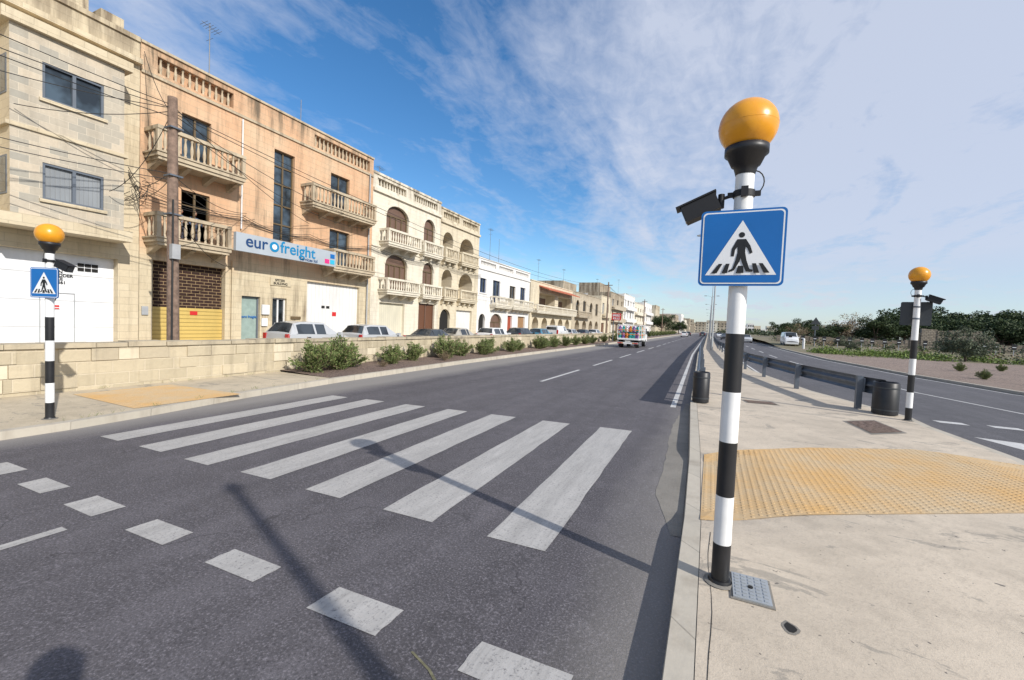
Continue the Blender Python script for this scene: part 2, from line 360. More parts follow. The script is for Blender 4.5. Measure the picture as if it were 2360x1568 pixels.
rm=MB()
def mark(P,mat=mPaint,flat=False):
    rm.face([(x,y,(.0 if flat else zr(x))+.004) for x,y in P],mat)
def rough_mark(xl,xr,y0,y1,xl2,xr2,mat=mPaint,n=14,e=.008):
    L_=[];R_=[]
    for i in range(n+1):
        t=i/n; y=y0+(y1-y0)*t
        L_.append((xl+(xl2-xl)*t+random.uniform(-e,e),y)); R_.append((xr+(xr2-xr)*t+random.uniform(-e,e),y+random.uniform(-e,e)))
    for i in range(n): mark([L_[i],R_[i],R_[i+1],L_[i+1]],mat)
for xl,xr,xl2,xr2 in [(-8.3,-7.78,-8.42,-7.92),(-7.2,-6.67,-7.33,-6.78),(-6.08,-5.55,-6.17,-5.64),(-4.96,-4.45,-5.04,-4.53),(-3.87,-3.34,-3.97,-3.43),(-2.77,-2.23,-2.84,-2.31),(-1.66,-1.12,-1.73,-1.17)]:
    j=lambda: random.uniform(-.02,.02)
    rough_mark(xl+j(),xr+j(),3.2+j(),7.72+j(),xl2+j(),xr2+j())
for i in range(9):
    x=-1.1-1.105*i
    if x<-9: break
    j=lambda: random.uniform(-.012,.012)
    rough_mark(x+j(),x+.55+j(),1.87+j(),2.11+j(),x+j(),x+.55+j(),n=4,e=.005)
mark([(-4.95,.2),(-4.84,.2),(-4.83,1.66),(-4.94,1.66)])
dy=[(13.3,18.0),(20.5,25.0)]+[(27.4+7.2*i,31.7+7.2*i) for i in range(60)]
for a,b in dy:
    xa=-5.05-.008*(a-13); xb=-5.05-.008*(b-13)
    mark([(xa-.06,a),(xa+.06,a),(xb+.06,b),(xb-.06,b)],mPaintF)
ysE=[y for y in YS if y>=10 ]
for a,b in zip(ysE,ysE[1:]):
    a0=max(a,9.9)
    mark([(mk(a0)-.42,a0),(mk(a0)-.30,a0),(mk(b)-.30,b),(mk(b)-.42,b)],mPaintF)
rm.obj('road_markings')
rm=MB()
d=Vector((.36,-.93))
for i in range(5):
    p=Vector((4.62,11.04))+Vector((1.08,-.1))*i
    e=p+Vector((.58,-.12))
    mark([tuple(p),tuple(e),tuple(e+d*4.2),tuple(p+d*4.2)],mPaintF,True)
for i in range(5):
    x=4.66+.92*i; y=12.5+.06*i
    mark([(x,y),(x+.5,y),(x+.46,y+.26),(x-.04,y+.26)],mPaintF,True)
ll=pl([(10,9.6),(15.57,7.42),(19.08,6.43),(27,5.3),(39,4.55),(78,4.2),(700,0.5)])
yy=[10,13,15.6,17.5,19,22,25,27]
for a,b in zip(yy,yy[1:]): mark([(ll(a)-.05,a),(ll(a)+.05,a),(ll(b)+.05,b),(ll(b)-.05,b)],mPaintF,True)
y=30
while y<400:
    mark([(ll(y)-.06,y),(ll(y)+.06,y),(ll(y+4)+.06,y+4),(ll(y+4)-.06,y+4)],mPaintF,True); y+=8
for f_,o in ((mr,.25),(rr,-.35)):
    yy=[y for y in YS if y>13]
    for a,b in zip(yy,yy[1:]): mark([(f_(a)+o,a),(f_(a)+o+.1,a),(f_(b)+o+.1,b),(f_(b)+o,b)],mPaintF,True)
rm.obj('road_markings')
# very faint surveyor's spray line on the carriageway
sp_=MB(); mSpray=M('spray_paint_faded',(.155,.145,.085),.85,.35,30)
pts=[(-1.40,1.86),(-1.24,1.80),(-1.10,1.71),(-1.00,1.61),(-.93,1.5)]
for a,b in zip(pts,pts[1:]): sp_.face([(a[0],a[1],zr(a[0])+.0035),(a[0]+.012,a[1]+.01,zr(a[0])+.0035),(b[0]+.012,b[1]+.01,zr(b[0])+.0035),(b[0],b[1],zr(b[0])+.0035)],mSpray)
sp_.obj('survey_spray_mark')

c=MB(); z=.134
c.box(.215,.43,3.0,3.3,z,z+.012,mGalvL); 
for i in range(5):
    for j in range(7): c.box(.23+i*.04,.255+i*.04,3.02+j*.04,3.045+j*.04,z+.012,z+.016,mGalvL)
c.box(.20,.445,2.985,3.315,z-.003,z+.003,mGut)
c.tube((.32,3.15,z+.01),(.32,3.15,z+.018),.016,.016,mDark)
c.obj('inspection_cover')
c=MB()
hp=[(.5+.03*random.uniform(.6,1.2)*math.cos(a*.628),2.85+.045*random.uniform(.6,1.2)*math.sin(a*.628),z) for a in range(10)]
c.face([(.5+(x-.5)*1.5,2.85+(y-2.85)*1.4,z_-.002) for x,y,z_ in hp],mGut)
c.face(hp,mDark); c.obj('pavement_hole')
for (P,nm) in (([(2.45,10.45),(3.1,11.0),(3.26,9.85),(2.6,9.3)],'manhole_cover'),([(.75,12.05),(1.45,12.15),(1.55,11.7),(.85,11.6)],'manhole_cover')):
    c=MB(); c.face([(x,y,z) for x,y in P],mGut)
    cx=sum(p[0] for p in P)/4; cy=sum(p[1] for p in P)/4
    c.face([(cx+(x-cx)*.86,cy+(y-cy)*.86,z+.006) for x,y in P],mMulch); c.obj(nm)

# ------------------------------------------------------------------ boundary wall
w=MB(); w.box(-12.88,-12.5,-20,62,-.3,.86,mWall)
y=-20
while y<62:
    L=random.uniform(.55,.85); e=random.uniform(-.015,.015)
    w.box(-12.94+e,-12.44+e,y+.008,y+L-.008,.861,.97+random.uniform(-.02,.012),mCop); y+=L
for r_ in range(4):
    y=-3+.3*r_
    while y<40:
        L=random.uniform(.35,.75); h=.27
        if random.random()<.6:
            z0=-.3+.285*r_+.01
            w.box(-12.5,-12.5+random.uniform(.008,.035),y,y+L-.015,max(z0,-.2),min(z0+h,.855),random.choice([mWall,mWall,mWall,mCop,mD]))
        y+=L
w.obj('limestone_boundary_wall')
wd_=MB(); rn=random.Random(31)
for k in range(40):
    if rn.random()<.6: c0=(-12.4,rn.uniform(1,9),ZL)
    else: yk=rn.uniform(2,9); c0=(lk(yk)-.16,yk,ZL)
    for q in range(rn.randint(3,8)):
        a=rn.uniform(0,6.28); h=rn.uniform(.03,.10); wd_.face([c0,(c0[0]+.02*math.cos(a),c0[1]+.02*math.sin(a),c0[2]+h*.5),(c0[0]+.05*math.cos(a),c0[1]+.05*math.sin(a),c0[2]+h)],mLeafB)
wd_.obj('weeds')

# ------------------------------------------------------------------ buildings
FXX=-21.0
BAL=[(.055,0),(.055,.05),(.035,.07),(.06,.17),(.065,.24),(.045,.34),(.03,.41),(.04,.45),(.055,.47),(.055,.52)]
def baluster_row(mb,x,y0,y1,z,h,mat,axis='y',sp=.24,n=8):
    L=y1-y0; k=max(1,int(L/sp)); 
    for i in range(k):
        p=y0+(i+.5)*L/k
        c=(x,p,z) if axis=='y' else (p,x,z)
        mb.lathe(c,[(r,zz*h/.52) for r,zz in BAL],mat,n)
def balcony(mb,y0,y1,zb,zt,dep,mat,X=FXX,sp=.24,corb=True):
    xo=X+dep; th=.16
    mb.box(X+.003,xo,y0,y1,zb+.12,zb+.12+th,mat); mb.box(X+.003,xo-.06,y0+.06,y1-.06,zb,zb+.119,mat)
    mb.box(X+.003,xo+.05,y0-.05,y1+.05,zb+.281,zb+.34,mat)
    zp=zb+.341; h=zt-.14-zp
    mb.box(xo-.19,xo+.02,y0,y1,zt-.14,zt,mat)
    for yy in (y0,y1-.16): mb.box(X+.003,xo-.191,yy,yy+.16,zt-.14,zt,mat)
    for yy in (y0,y1-.16): mb.box(xo-.17,xo-.01,yy+.005,yy+.155,zp,zt-.141,mat)
    k=max(1,int((y1-y0)/2.2))
    for i in range(1,k): 
        yy=y0+(y1-y0)*i/k; mb.box(xo-.16,xo-.015,yy-.08,yy+.08,zp,zt-.141,mat)
    baluster_row(mb,xo-.09,y0+.17,y1-.17,zp,h,mat,sp=sp)
    if dep>.5:
        for yy in (y0+.08,y1-.08): baluster_row(mb,yy,X+.1,xo-.2,zp,h,mat,axis='x',sp=sp)
    if corb:
        k=max(2,int((y1-y0)/1.0))
        for i in range(k+1):
            yy=y0+.2+(y1-y0-.4)*i/k
            mb.prism([(X+.004,zb-.35),(X+.25,zb-.25),(xo-.2,zb-.04),(xo-.2,zb-.001),(X+.004,zb-.001)],'y',yy-.09,yy+.09,mat)
def arch_pts(y0,y1,z1,n=10,rise=None):
    r=(y1-y0)/2; rise=rise or r; c=(y0+y1)/2
    return [(c-r*math.cos(math.pi*i/n),z1-rise+rise*math.sin(math.pi*i/n)) for i in range(n+1)]
class Bld:
    def __init__(s,name,y0,y1,zt,wall,X=FXX,depth=12,z0=-.4):
        s.e=empty(name); s.y0,s.y1,s.zt,s.X,s.d,s.z0=y0,y1,zt,X,depth,z0; s.wall=wall; s.op=[]; s.w=MB(); s.t=MB(); s.g=MB()
    def hole(s,y0,y1,z0,z1,kind='win',arch=False,rise=None,mat=None,fr=None,rec=.22,mull=1,trans=None,n=10,sill=True,rev=None):
        s.op.append((y0,y1,z0,z1)); X=s.X; W=s.w; rv=rev or s.wall
        r=(y1-y0)/2; rise=(rise or r) if arch else 0
        D=1.4 if kind=='void' else rec
        if arch:
            A=arch_pts(y0,y1,z1,n,rise)
            for k in range(n):
                (ya,za),(yb,zb)=A[k],A[k+1]
                W.face([(X,ya,za),(X,yb,zb),(X-D,yb,zb),(X-D,ya,za)],rv)
                W.face([(X,ya,za),(X,ya,z1),(X,yb,z1),(X,yb,zb)],s.wall)
                c=((y0+y1)/2,z1-rise); q=lambda p:(c[0]+(p[0]-c[0])*(1+.14/r),c[1]+(p[1]-c[1])*(1+.14/max(rise,.3)))
                a2,b2=q((ya,za)),q((yb,zb))
                s.t.geo([(X+.035,ya,za),(X+.035,yb,zb),(X+.035,b2[0],b2[1]),(X+.035,a2[0],a2[1]),(X,b2[0],b2[1]),(X,a2[0],a2[1])],[(0,1,2,3),(3,2,4,5)],s.wall)
            zs=z1-rise
        else:
            A=None; zs=z1; W.face([(X,y0,z1),(X,y1,z1),(X-D,y1,z1),(X-D,y0,z1)],rv)
        W.face([(X,y0,z0),(X,y0,zs),(X-D,y0,zs),(X-D,y0,z0)],rv); W.face([(X,y1,z0),(X-D,y1,z0),(X-D,y1,zs),(X,y1,zs)],rv)
        W.face([(X,y0,z0),(X-D,y0,z0),(X-D,y1,z0),(X,y1,z0)],rv)
        pm=mat or mGlass
        xb=X-D
        if kind=='win' and z0>2: s.t.box(X+.003,X+.07,y0-.1,y1+.1,z0-.11,z0-.003,s.wall)
        if kind=='void':
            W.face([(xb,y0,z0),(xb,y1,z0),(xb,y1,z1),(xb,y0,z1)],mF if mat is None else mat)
            s.g.box(xb+.01,xb+.05,y0+.35,y1-.35,z0,z0+(z1-z0)*.8,mBrown)
            return
        if kind=='open': return
        if A: s.g.face([(xb+.01,y0,z0),(xb+.01,y1,z0)]+[(xb+.01,p[0],p[1]) for p in A[::-1]],pm)
        else: s.g.face([(xb+.01,y0,z0),(xb+.01,y1,z0),(xb+.01,y1,z1),(xb+.01,y0,z1)],pm)
        if fr:
            t=.07; xf=xb+.012; xg=xb+.07
            s.g.box(xf,xg,y0,y0+t,z0,zs,fr); s.g.box(xf,xg,y1-t,y1,z0,zs,fr)
            s.g.box(xf,xg,y0+t,y1-t,z0,z0+t,fr)
            if not A: s.g.box(xf,xg,y0+t,y1-t,z1-t,z1,fr)
            else:
                s.g.box(xf,xg,y0+t,y1-t,zs-.04,zs+.04,fr)
                for k in range(n):
                    (ya,za),(yb,zb)=A[k],A[k+1]; c=((y0+y1)/2,zs)
                    q=lambda p:(c[0]+(p[0]-c[0])*.9,c[1]+(p[1]-c[1])*.9)
                    a2,b2=q((ya,za)),q((yb,zb))
                    s.g.face([(xg,ya,za),(xg,yb,zb),(xg,b2[0],b2[1]),(xg,a2[0],a2[1])],fr)
            for k in range(mull):
                yy=y0+(y1-y0)*(k+1)/(mull+1); s.g.box(xf+.002,xg-.003,yy-.04,yy+.04,z0+t,zs-(t if not A else .04),fr)
            for tz in (trans or []): s.g.box(xf+.004,xg-.006,y0+t,y1-t,tz-.035,tz+.035,fr)
    def finish(s,roofcap=True,copg=.12,cmat=None):
        X=s.X; ys=sorted(set([s.y0,s.y1]+[o[0] for o in s.op]+[o[1] for o in s.op])); zs=sorted(set([s.z0,s.zt]+[o[2] for o in s.op]+[o[3] for o in s.op]))
        for a,b in zip(ys,ys[1:]):
            for c,d in zip(zs,zs[1:]):
                my,mz=(a+b)/2,(c+d)/2
                if any(o[0]<my<o[1] and o[2]<mz<o[3] for o in s.op): continue
                s.w.face([(X,a,c),(X,b,c),(X,b,d),(X,a,d)],s.wall)
        B=X-s.d
        s.w.face([(X,s.y0,s.z0),(X,s.y0,s.zt),(B,s.y0,s.zt),(B,s.y0,s.z0)],s.wall)
        s.w.face([(X,s.y1,s.z0),(B,s.y1,s.z0),(B,s.y1,s.zt),(X,s.y1,s.zt)],s.wall)
        s.w.face([(B,s.y0,s.z0),(B,s.y0,s.zt),(B,s.y1,s.zt),(B,s.y1,s.z0)],s.wall)
        s.w.face([(X-.3,s.y0,s.zt-.8),(X-.3,s.y1,s.zt-.8),(B,s.y1,s.zt-.8),(B,s.y0,s.zt-.8)],mRoof)
        s.w.face([(X-.3,s.y0,s.zt),(X-.3,s.y1,s.zt),(X-.3,s.y1,s.zt-.8),(X-.3,s.y0,s.zt-.8)],s.wall)
        if copg:
            s.t.box(X-.36,X+.07,s.y0+.004,s.y1-.004,s.zt+.001,s.zt+copg,cmat or s.wall)
        s.w.obj('walls',s.e)
        if s.t.f: s.t.obj('trim',s.e)
        if s.g.f: s.g.obj('windows_and_doors',s.e)
def pbal(b,y0,y1,z0,z1,mat):
    b.op.append((y0,y1,z0,z1)); X=b.X
    for zz in (z0,z1): b.w.face([(X,y0,zz),(X,y1,zz),(X-.3,y1,zz),(X-.3,y0,zz)],b.wall)
    for yy in (y0,y1): b.w.face([(X,yy,z0),(X,yy,z1),(X-.3,yy,z1),(X-.3,yy,z0)],b.wall)
    baluster_row(b.t,X-.14,y0+.03,y1-.03,z0,z1-z0,mat,sp=.27)

A=Bld('limestone_garage_building',-3,9.31,12.2,mA)
A.hole(2.9,8.65,-.03,3.62,'garage',mat=mWhiteG,rec=.35)
for yv in (5.05,7.6):
    for k in range(3):
        for j in range(2): A.g.box(-21.34,-21.31,yv+k*.2,yv+.17+k*.2,3.05+j*.16,3.17+j*.16,mDark)
A.g.box(-21.338,-21.31,6.6,6.62,0,2.2,mGrey); A.g.box(-21.338,-21.31,7.5,7.52,0,2.2,mGrey); A.g.box(-21.338,-21.31,6.62,7.5,2.18,2.2,mGrey)
A.g.box(-21.337,-21.31,6.85,7.12,1.60,1.76,mSignWhite); A.g.box(-21.31,-21.305,6.87,7.10,1.68,1.75,mRed); A.g.box(-21.31,-21.305,6.87,7.10,1.61,1.65,mRed)
bx=-20.0
A.t.box(-20.99,bx+.12,5.3,8.62,4.22,4.60,mA)
def bayfront(y0,y1,z0,z1,wins):
    ys=sorted(set([y0,y1]+[w[0] for w in wins]+[w[1] for w in wins])); zs=sorted(set([z0,z1]+[w[2] for w in wins]+[w[3] for w in wins]))
    for a,b in zip(ys,ys[1:]):
        for c,d in zip(zs,zs[1:]):
            if any(w[0]<(a+b)/2<w[1] and w[2]<(c+d)/2<w[3] for w in wins): continue
            A.w.face([(bx,a,c),(bx,b,c),(bx,b,d),(bx,a,d)],mAg)
    for (a,b,c,d) in wins:
        D=bx-.12
        A.w.face([(bx,a,c),(bx,b,c),(D,b,c),(D,a,c)],mA);A.w.face([(bx,a,d),(bx,b,d),(D,b,d),(D,a,d)],mA)
        A.w.face([(bx,a,c),(bx,a,d),(D,a,d),(D,a,c)],mA);A.w.face([(bx,b,c),(bx,b,d),(D,b,d),(D,b,c)],mA)
        A.g.face([(D+.005,a,c),(D+.005,b,c),(D+.005,b,d),(D+.005,a,d)],mGlassB if c>7 else mCurt)
        t=.07
        for q in ((a,b,c,c+t),(a,b,d-t,d)): A.g.box(D+.01,bx-.02,q[0],q[1],q[2],q[3],mFrameG)
        for q in ((a,a+t),(b-t,b),((a+b)/2-.045,(a+b)/2+.045)): A.g.box(D+.011,bx-.021,q[0],q[1],c+t,d-t,mFrameG)
        A.t.box(bx,bx+.07,a-.08,b+.08,c-.1,c-.002,mA)
bayfront(5.55,8.4,4.601,10.42,[(6.27,7.82,8.42,9.58),(6.27,7.82,5.2,6.38)])
A.w.face([(bx,5.55,4.6),(bx,5.55,10.42),(-21,5.55,10.42),(-21,5.55,4.6)],mA); A.w.face([(bx,8.4,4.6),(-21,8.4,4.6),(-21,8.4,10.42),(bx,8.4,10.42)],mA)
for z0_,z1_ in ((5.2,6.4),(8.3,9.5)):
    A.g.box(-20.8,-20.2,5.535,5.549,z0_,z1_,mFrameG); A.g.box(-20.74,-20.26,5.53,5.534,z0_+.06,z1_-.06,mGlassB)
A.t.box(-20.99,bx+.06,5.45,8.5,7.28,7.40,mA)
A.t.box(-20.99,bx+.16,5.35,8.6,10.421,10.75,mA)
A.t.box(-20.995,-20.75,-3,9.3,11.3,11.5,mA)
A.t.box(-27,-21.9,2.0,8.1,11.5,13.6,mA); A.t.box(-22.6,-21.5,8.3,9.0,12.2,13.0,mA); A.t.box(-27.2,-21.7,1.8,8.25,13.6,13.8,mA)
A.finish(copg=.18)
def gtxt(s,y,z,size): text(s,'door_lettering',(-21.325,y,z),FX,size,mSignBlack,A.e,bold=.004)
gtxt('AN',6.98,2.90,.15); gtxt('ADDER',6.98,2.775,.15); gtxt('ICE',6.98,2.65,.15); gtxt('5561',6.98,2.52,.15); gtxt('7',6.93,1.87,.26)

B=Bld('orange_limestone_office_building',9.33,22.18,12.25,mB)
pbal(B,9.9,12.95,11.35,12.02,mBt); pbal(B,17.5,21.85,11.35,12.02,mBt)
B.hole(10.8,11.98,8.15,10.2,'win',mat=mGlassB,fr=mFrameB,mull=1); B.hole(18.7,20.15,8.15,10.28,'win',mat=mGlassB,fr=mFrameB,mull=1)
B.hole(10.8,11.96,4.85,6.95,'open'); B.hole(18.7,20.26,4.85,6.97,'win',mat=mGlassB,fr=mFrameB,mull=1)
B.hole(15.07,16.27,5.62,10.3,'win',mat=mGlassB,fr=mFrameB,mull=1,trans=[6.5,7.5,8.6,9.5])
B.hole(9.78,12.7,-.03,3.78,'garage',mat=mGrille,rec=.3)
B.g.box(-21.28,-21.2,9.79,12.69,-.02,1.85,mYel)
B.g.box(-21.2,-21.18,11.3,11.6,1.55,1.72,mRed)
B.hole(13.49,14.45,-.03,2.58,'door',mat=M('frosted_glass_door',(.28,.36,.33),.2),fr=mFrameG,mull=0)
B.hole(15.12,15.95,-.03,2.6,'door',mat=mGlass,fr=mFrameW,mull=1)
B.hole(17.22,21.22,-.03,3.68,'garage',mat=mWhiteV,rec=.2)
B.g.box(-21.2,-21.17,19.2,19.5,1.75,2.0,mRed)
for y_ in (18.4,18.75): B.g.box(-21.19,-21.16,y_,y_+.22,2.2,2.35,mDark)
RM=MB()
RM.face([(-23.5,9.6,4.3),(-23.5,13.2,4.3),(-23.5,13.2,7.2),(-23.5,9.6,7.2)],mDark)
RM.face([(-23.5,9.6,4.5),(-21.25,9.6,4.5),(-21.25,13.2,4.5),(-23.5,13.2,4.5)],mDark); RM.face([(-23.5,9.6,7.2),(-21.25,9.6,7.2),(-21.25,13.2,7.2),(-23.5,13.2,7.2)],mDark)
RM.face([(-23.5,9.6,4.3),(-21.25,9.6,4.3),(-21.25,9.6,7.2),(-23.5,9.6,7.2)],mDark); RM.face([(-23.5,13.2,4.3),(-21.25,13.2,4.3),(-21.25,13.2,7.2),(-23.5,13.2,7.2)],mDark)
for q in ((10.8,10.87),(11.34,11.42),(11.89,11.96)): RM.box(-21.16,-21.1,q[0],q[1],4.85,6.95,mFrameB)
RM.box(-21.16,-21.1,10.87,11.89,6.88,6.95,mFrameB); RM.box(-21.155,-21.105,10.87,11.89,6.3,6.35,mFrameB)
RM.obj('office_room',B.e)
bt=MB()
balcony(bt,9.45,12.95,7.68,8.98,1.0,mBt); balcony(bt,16.65,21.5,7.68,8.98,1.0,mBt)
balcony(bt,9.45,12.35,4.32,5.62,1.0,mBt); balcony(bt,18.15,21.5,4.4,5.68,1.0,mBt)
bt.obj('balconies',B.e)
B.t.box(-20.995,-20.93,9.34,22.17,11.1,11.22,mBt)
B.t.tube((-20.9,13.35,11),(-20.9,13.35,5.8),.035,.035,mFrameW,8); B.t.tube((-20.9,12.98,4.2),(-20.9,12.98,0),.05,.05,mB,8)
B.t.tube((-20.9,21.8,11.2),(-20.9,21.8,0),.05,.05,mGrey,8)
B.t.box(-20.99,-20.95,14.95,16.15,3.25,3.65,M('plaque',(.55,.47,.33),.8))
B.t.box(-20.99,-20.9,14.5,14.9,1.7,2.2,mFrameW); B.t.box(-20.99,-20.9,14.5,14.8,1.1,1.5,mWhiteP)
B.t.box(-20.99,-20.93,16.2,16.8,1.5,1.65,mFrameB); B.t.box(-20.99,-20.94,9.4,9.62,1.5,1.85,mGrey)
B.finish(copg=.1,cmat=mBt)
text('SPITERI',"wall_plaque_lettering",(-20.94,15.2,3.47),FX,.18,mSignBlack,B.e,bold=.003); text('BUILDING',"wall_plaque_lettering",(-20.94,15.12,3.3),FX,.18,mSignBlack,B.e,bold=.003)
text('euro freight','door_lettering',(-21.17,13.56,1.5),FX,.17,mSignBlue,B.e,bold=.003)
SG=empty('company_fascia_sign')
s_=MB(); mFas=M('fascia_grey',(.38,.42,.46),.55,.06,1); mCy=M('cyan_letters',(.0,.20,.42),.5,.02); mCyB=M('cyan_panel',(.03,.42,.62),.5,.02); mNav=M('navy_letters',(.008,.05,.16),.5,.02); mPink=M('pink_panel',(.75,.03,.2),.5,.02)
s_.box(-19.98,-19.8,12.42,18.12,4.58,5.42,mFas)
s_.tube((-19.8,14.30,5.05),(-19.785,14.30,5.05),.25,.25,mCy,24); s_.tube((-19.785,14.30,5.05),(-19.775,14.30,5.05),.13,.13,mSignWhite,20)
for yy,zz,mm in ((17.35,4.70,mPink),(17.72,4.70,mCyB),(17.72,5.02,mSignBlue)): s_.box(-19.799,-19.785,yy,yy+.3,zz,zz+.24,mm)
s_.obj('panel',SG)
text('eur','letters',(-19.79,12.85,4.84),FX,.80,mNav,SG,bold=.010); text('freight','letters',(-19.79,14.62,4.84),FX,.80,mCy,SG,bold=.010)
text('Services ltd','letters',(-19.79,15.75,4.63),FX,.24,mNav,SG,bold=.003)

C=Bld('white_arched_townhouse',22.2,30.1,11.45,mC)
for z0_,z1_ in ((7.1,9.8),(3.8,6.35)):
    C.hole(23.55,25.95,z0_,z1_,'win',True,rise=.75,mat=mBrown,fr=mFrameB,mull=3); C.hole(27.85,29.3,z0_,z1_,'win',True,mat=mBrown,fr=mFrameB,mull=1)
C.hole(23.1,25.8,-.03,2.85,'garage',mat=mCreamG); C.hole(27.5,29.65,-.03,3.05,'door',mat=mBrownD,fr=mBrown,mull=1)
for a,b in ((22.6,25.6),(26.5,29.6)): pbal(C,a,b,10.75,11.25,mC)
C.t.box(-20.996,-20.85,22.2,30.1,10.3,10.5,mC); C.t.box(-20.996,-20.93,22.2,30.1,6.62,6.71,mC)
bt=MB()
for zb,zt in ((6.72,7.9),(3.42,4.55)):
    balcony(bt,22.9,26.5,zb,zt,.85,mC); balcony(bt,27.3,29.85,zb,zt,.55,mC)
bt.obj('balconies',C.e); C.finish(copg=.15)
D_=Bld('cream_loggia_townhouse',30.12,36.7,11.15,mD)
for z0_,z1_ in ((7.1,9.35),(3.8,6.15)):
    D_.hole(30.5,32.05,z0_,z1_,'void',True,mat=mD); D_.hole(33.2,35.6,z0_,z1_,'void',True,mat=mD,rise=1.05)
D_.hole(30.4,31.95,-.03,2.75,'door',True,mat=mDark); D_.hole(33,35.75,-.03,2.75,'garage',mat=mWhiteV)
for a,b in ((30.5,33),(33.6,36.3)): pbal(D_,a,b,10.45,10.95,mD)
D_.t.box(-20.996,-20.85,30.12,36.7,10.0,10.2,mD)
bt=MB()
for zb,zt in ((6.75,7.95),(3.45,4.6)):
    balcony(bt,30.3,32.3,zb,zt,.5,mD); balcony(bt,32.9,35.9,zb,zt,.5,mD)
bt.obj('balconies',D_.e); D_.finish(copg=.12)
E=Bld('white_terraced_house',36.72,49.8,8.05,mE)
E.hole(37.15,38.45,4.7,6.15,'win',fr=mBlue,mat=mGlass); E.hole(39.9,41.6,3.9,6.2,'win',fr=mBlue,mat=mGlass); E.hole(44,45.6,3.9,6.0,'win',fr=mFrameB,mat=mGlass); E.hole(47,48.5,3.9,6.1,'win',fr=mBlue,mat=mGlass)
E.hole(37.1,38.4,-.03,2.6,'door',True,mat=mDark); E.hole(39.55,42.2,.9,2.7,'win',True,mat=mBrown,fr=mFrameB,rise=.9); E.hole(43.75,45.0,-.03,2.6,'door',mat=mRedD); E.hole(46.6,48.7,-.03,2.6,'garage',mat=M('tan_door',(.3,.17,.08),.6))
E.t.box(-20.996,-20.88,36.72,49.8,7.0,7.15,mE)
for a,b in ((37.2,40.5),(41.2,44.8),(45.5,49.3)): pbal(E,a,b,7.4,7.85,mE)
bt=MB(); balcony(bt,39.3,43.2,3.3,4.5,.8,mC,sp=.3); balcony(bt,43.5,49.4,3.3,4.5,.8,mC,sp=.3); bt.obj('balconies',E.e); E.finish(copg=.1)
F=Bld('red_canopy_house',50.2,68.3,7.3,mD)
for i in range(5): F.hole(51+i*3.4,53.2+i*3.4,-.03,2.7,'void',True,mat=mD)
F.hole(53.2,59.5,3.5,6.0,'void',mat=mD); F.hole(61,67.3,3.5,6.0,'void',mat=mD)
F.t.prism([(-21.0,6.95),(-19.6,6.45),(-19.6,6.33),(-21.0,6.8)],'y',53,67.7,mTerra)
bt=MB(); balcony(bt,50.6,67.8,3.2,4.3,.9,mC,sp=.35,corb=False); bt.obj('balconies',F.e); F.finish()
G=Bld('weathered_townhouse',68.5,88,7.4,mF)
for i in range(4): G.hole(70+i*4.5,72.6+i*4.5,-.03,2.8,'void',True,mat=mF); G.hole(70.2+i*4.5,72.2+i*4.5,3.9,6.2,'win',i%2==0,mat=mGlass,fr=mFrameB)
bt=MB(); balcony(bt,69.5,78,3.2,4.3,.9,mF,sp=.35,corb=False); bt.obj('balconies',G.e); G.t.box(-30,-24,72,80,7.3,9.6,mF); G.finish()
def simple(name,y0,y1,zt,mat,X=FXX,fl=3,seedv=1,pent=False):
    rn=random.Random(seedv); b=Bld(name,y0,y1,zt,mat,X=X)
    n=max(2,int((y1-y0)/4.0)); fh=(zt-1.0)/fl
    for k in range(fl):
        for i in range(n):
            yc=y0+(i+.5)*(y1-y0)/n; z0_=fh*k+(.9 if k else -.03); wdt=rn.uniform(.9,1.4)
            if k==0: b.hole(yc-wdt,yc+wdt,z0_,2.6 if fh>2.7 else fh-.2,'door',rn.random()<.4,mat=rn.choice([mBrownD,mCreamG,mWhiteV,mDark,mBrown]),sill=False)
            else: b.hole(yc-wdt*.7,yc+wdt*.7,z0_,z0_+fh-1.3,'win',mat=rn.choice([mGlass,mBrown,mGlassB]),fr=rn.choice([mFrameB,mFrameW]))
        if k:
            b.t.box(X+.003,X+.85,y0+1,y1-1,fh*k+.1,fh*k+.28,mat); b.t.box(X+.75,X+.85,y0+1,y1-1,fh*k+.281,fh*k+1.1,mat)
    if pent: b.t.box(X-8,X-3,y0+1.5,y1-3,zt-.7,zt+2.3,mat)
    b.finish()
simple('cream_apartment_block',88.2,97,8.2,mD,fl=2,seedv=2); simple('stone_apartment_block',97.2,113,9.7,mF,fl=3,seedv=3,pent=True)
simple('white_apartment_block',113.2,130,10.6,mE,fl=3,seedv=4); simple('cream_apartment_block',130.2,150,9.4,mC,fl=3,seedv=5,pent=True)
simple('white_apartment_block',150.2,170,10.6,mE,fl=3,seedv=6)
yy=176; k=10
while yy<470:
    L=random.uniform(14,30); simple('terraced_block',yy,yy+L,random.uniform(6.5,13),random.choice([mC,mD,mE,mF]),X=-21-random.uniform(0,6)+ (yy-170)*.02,fl=random.choice([2,3]),seedv=k); yy+=L+random.choice([.3,8]); k+=1

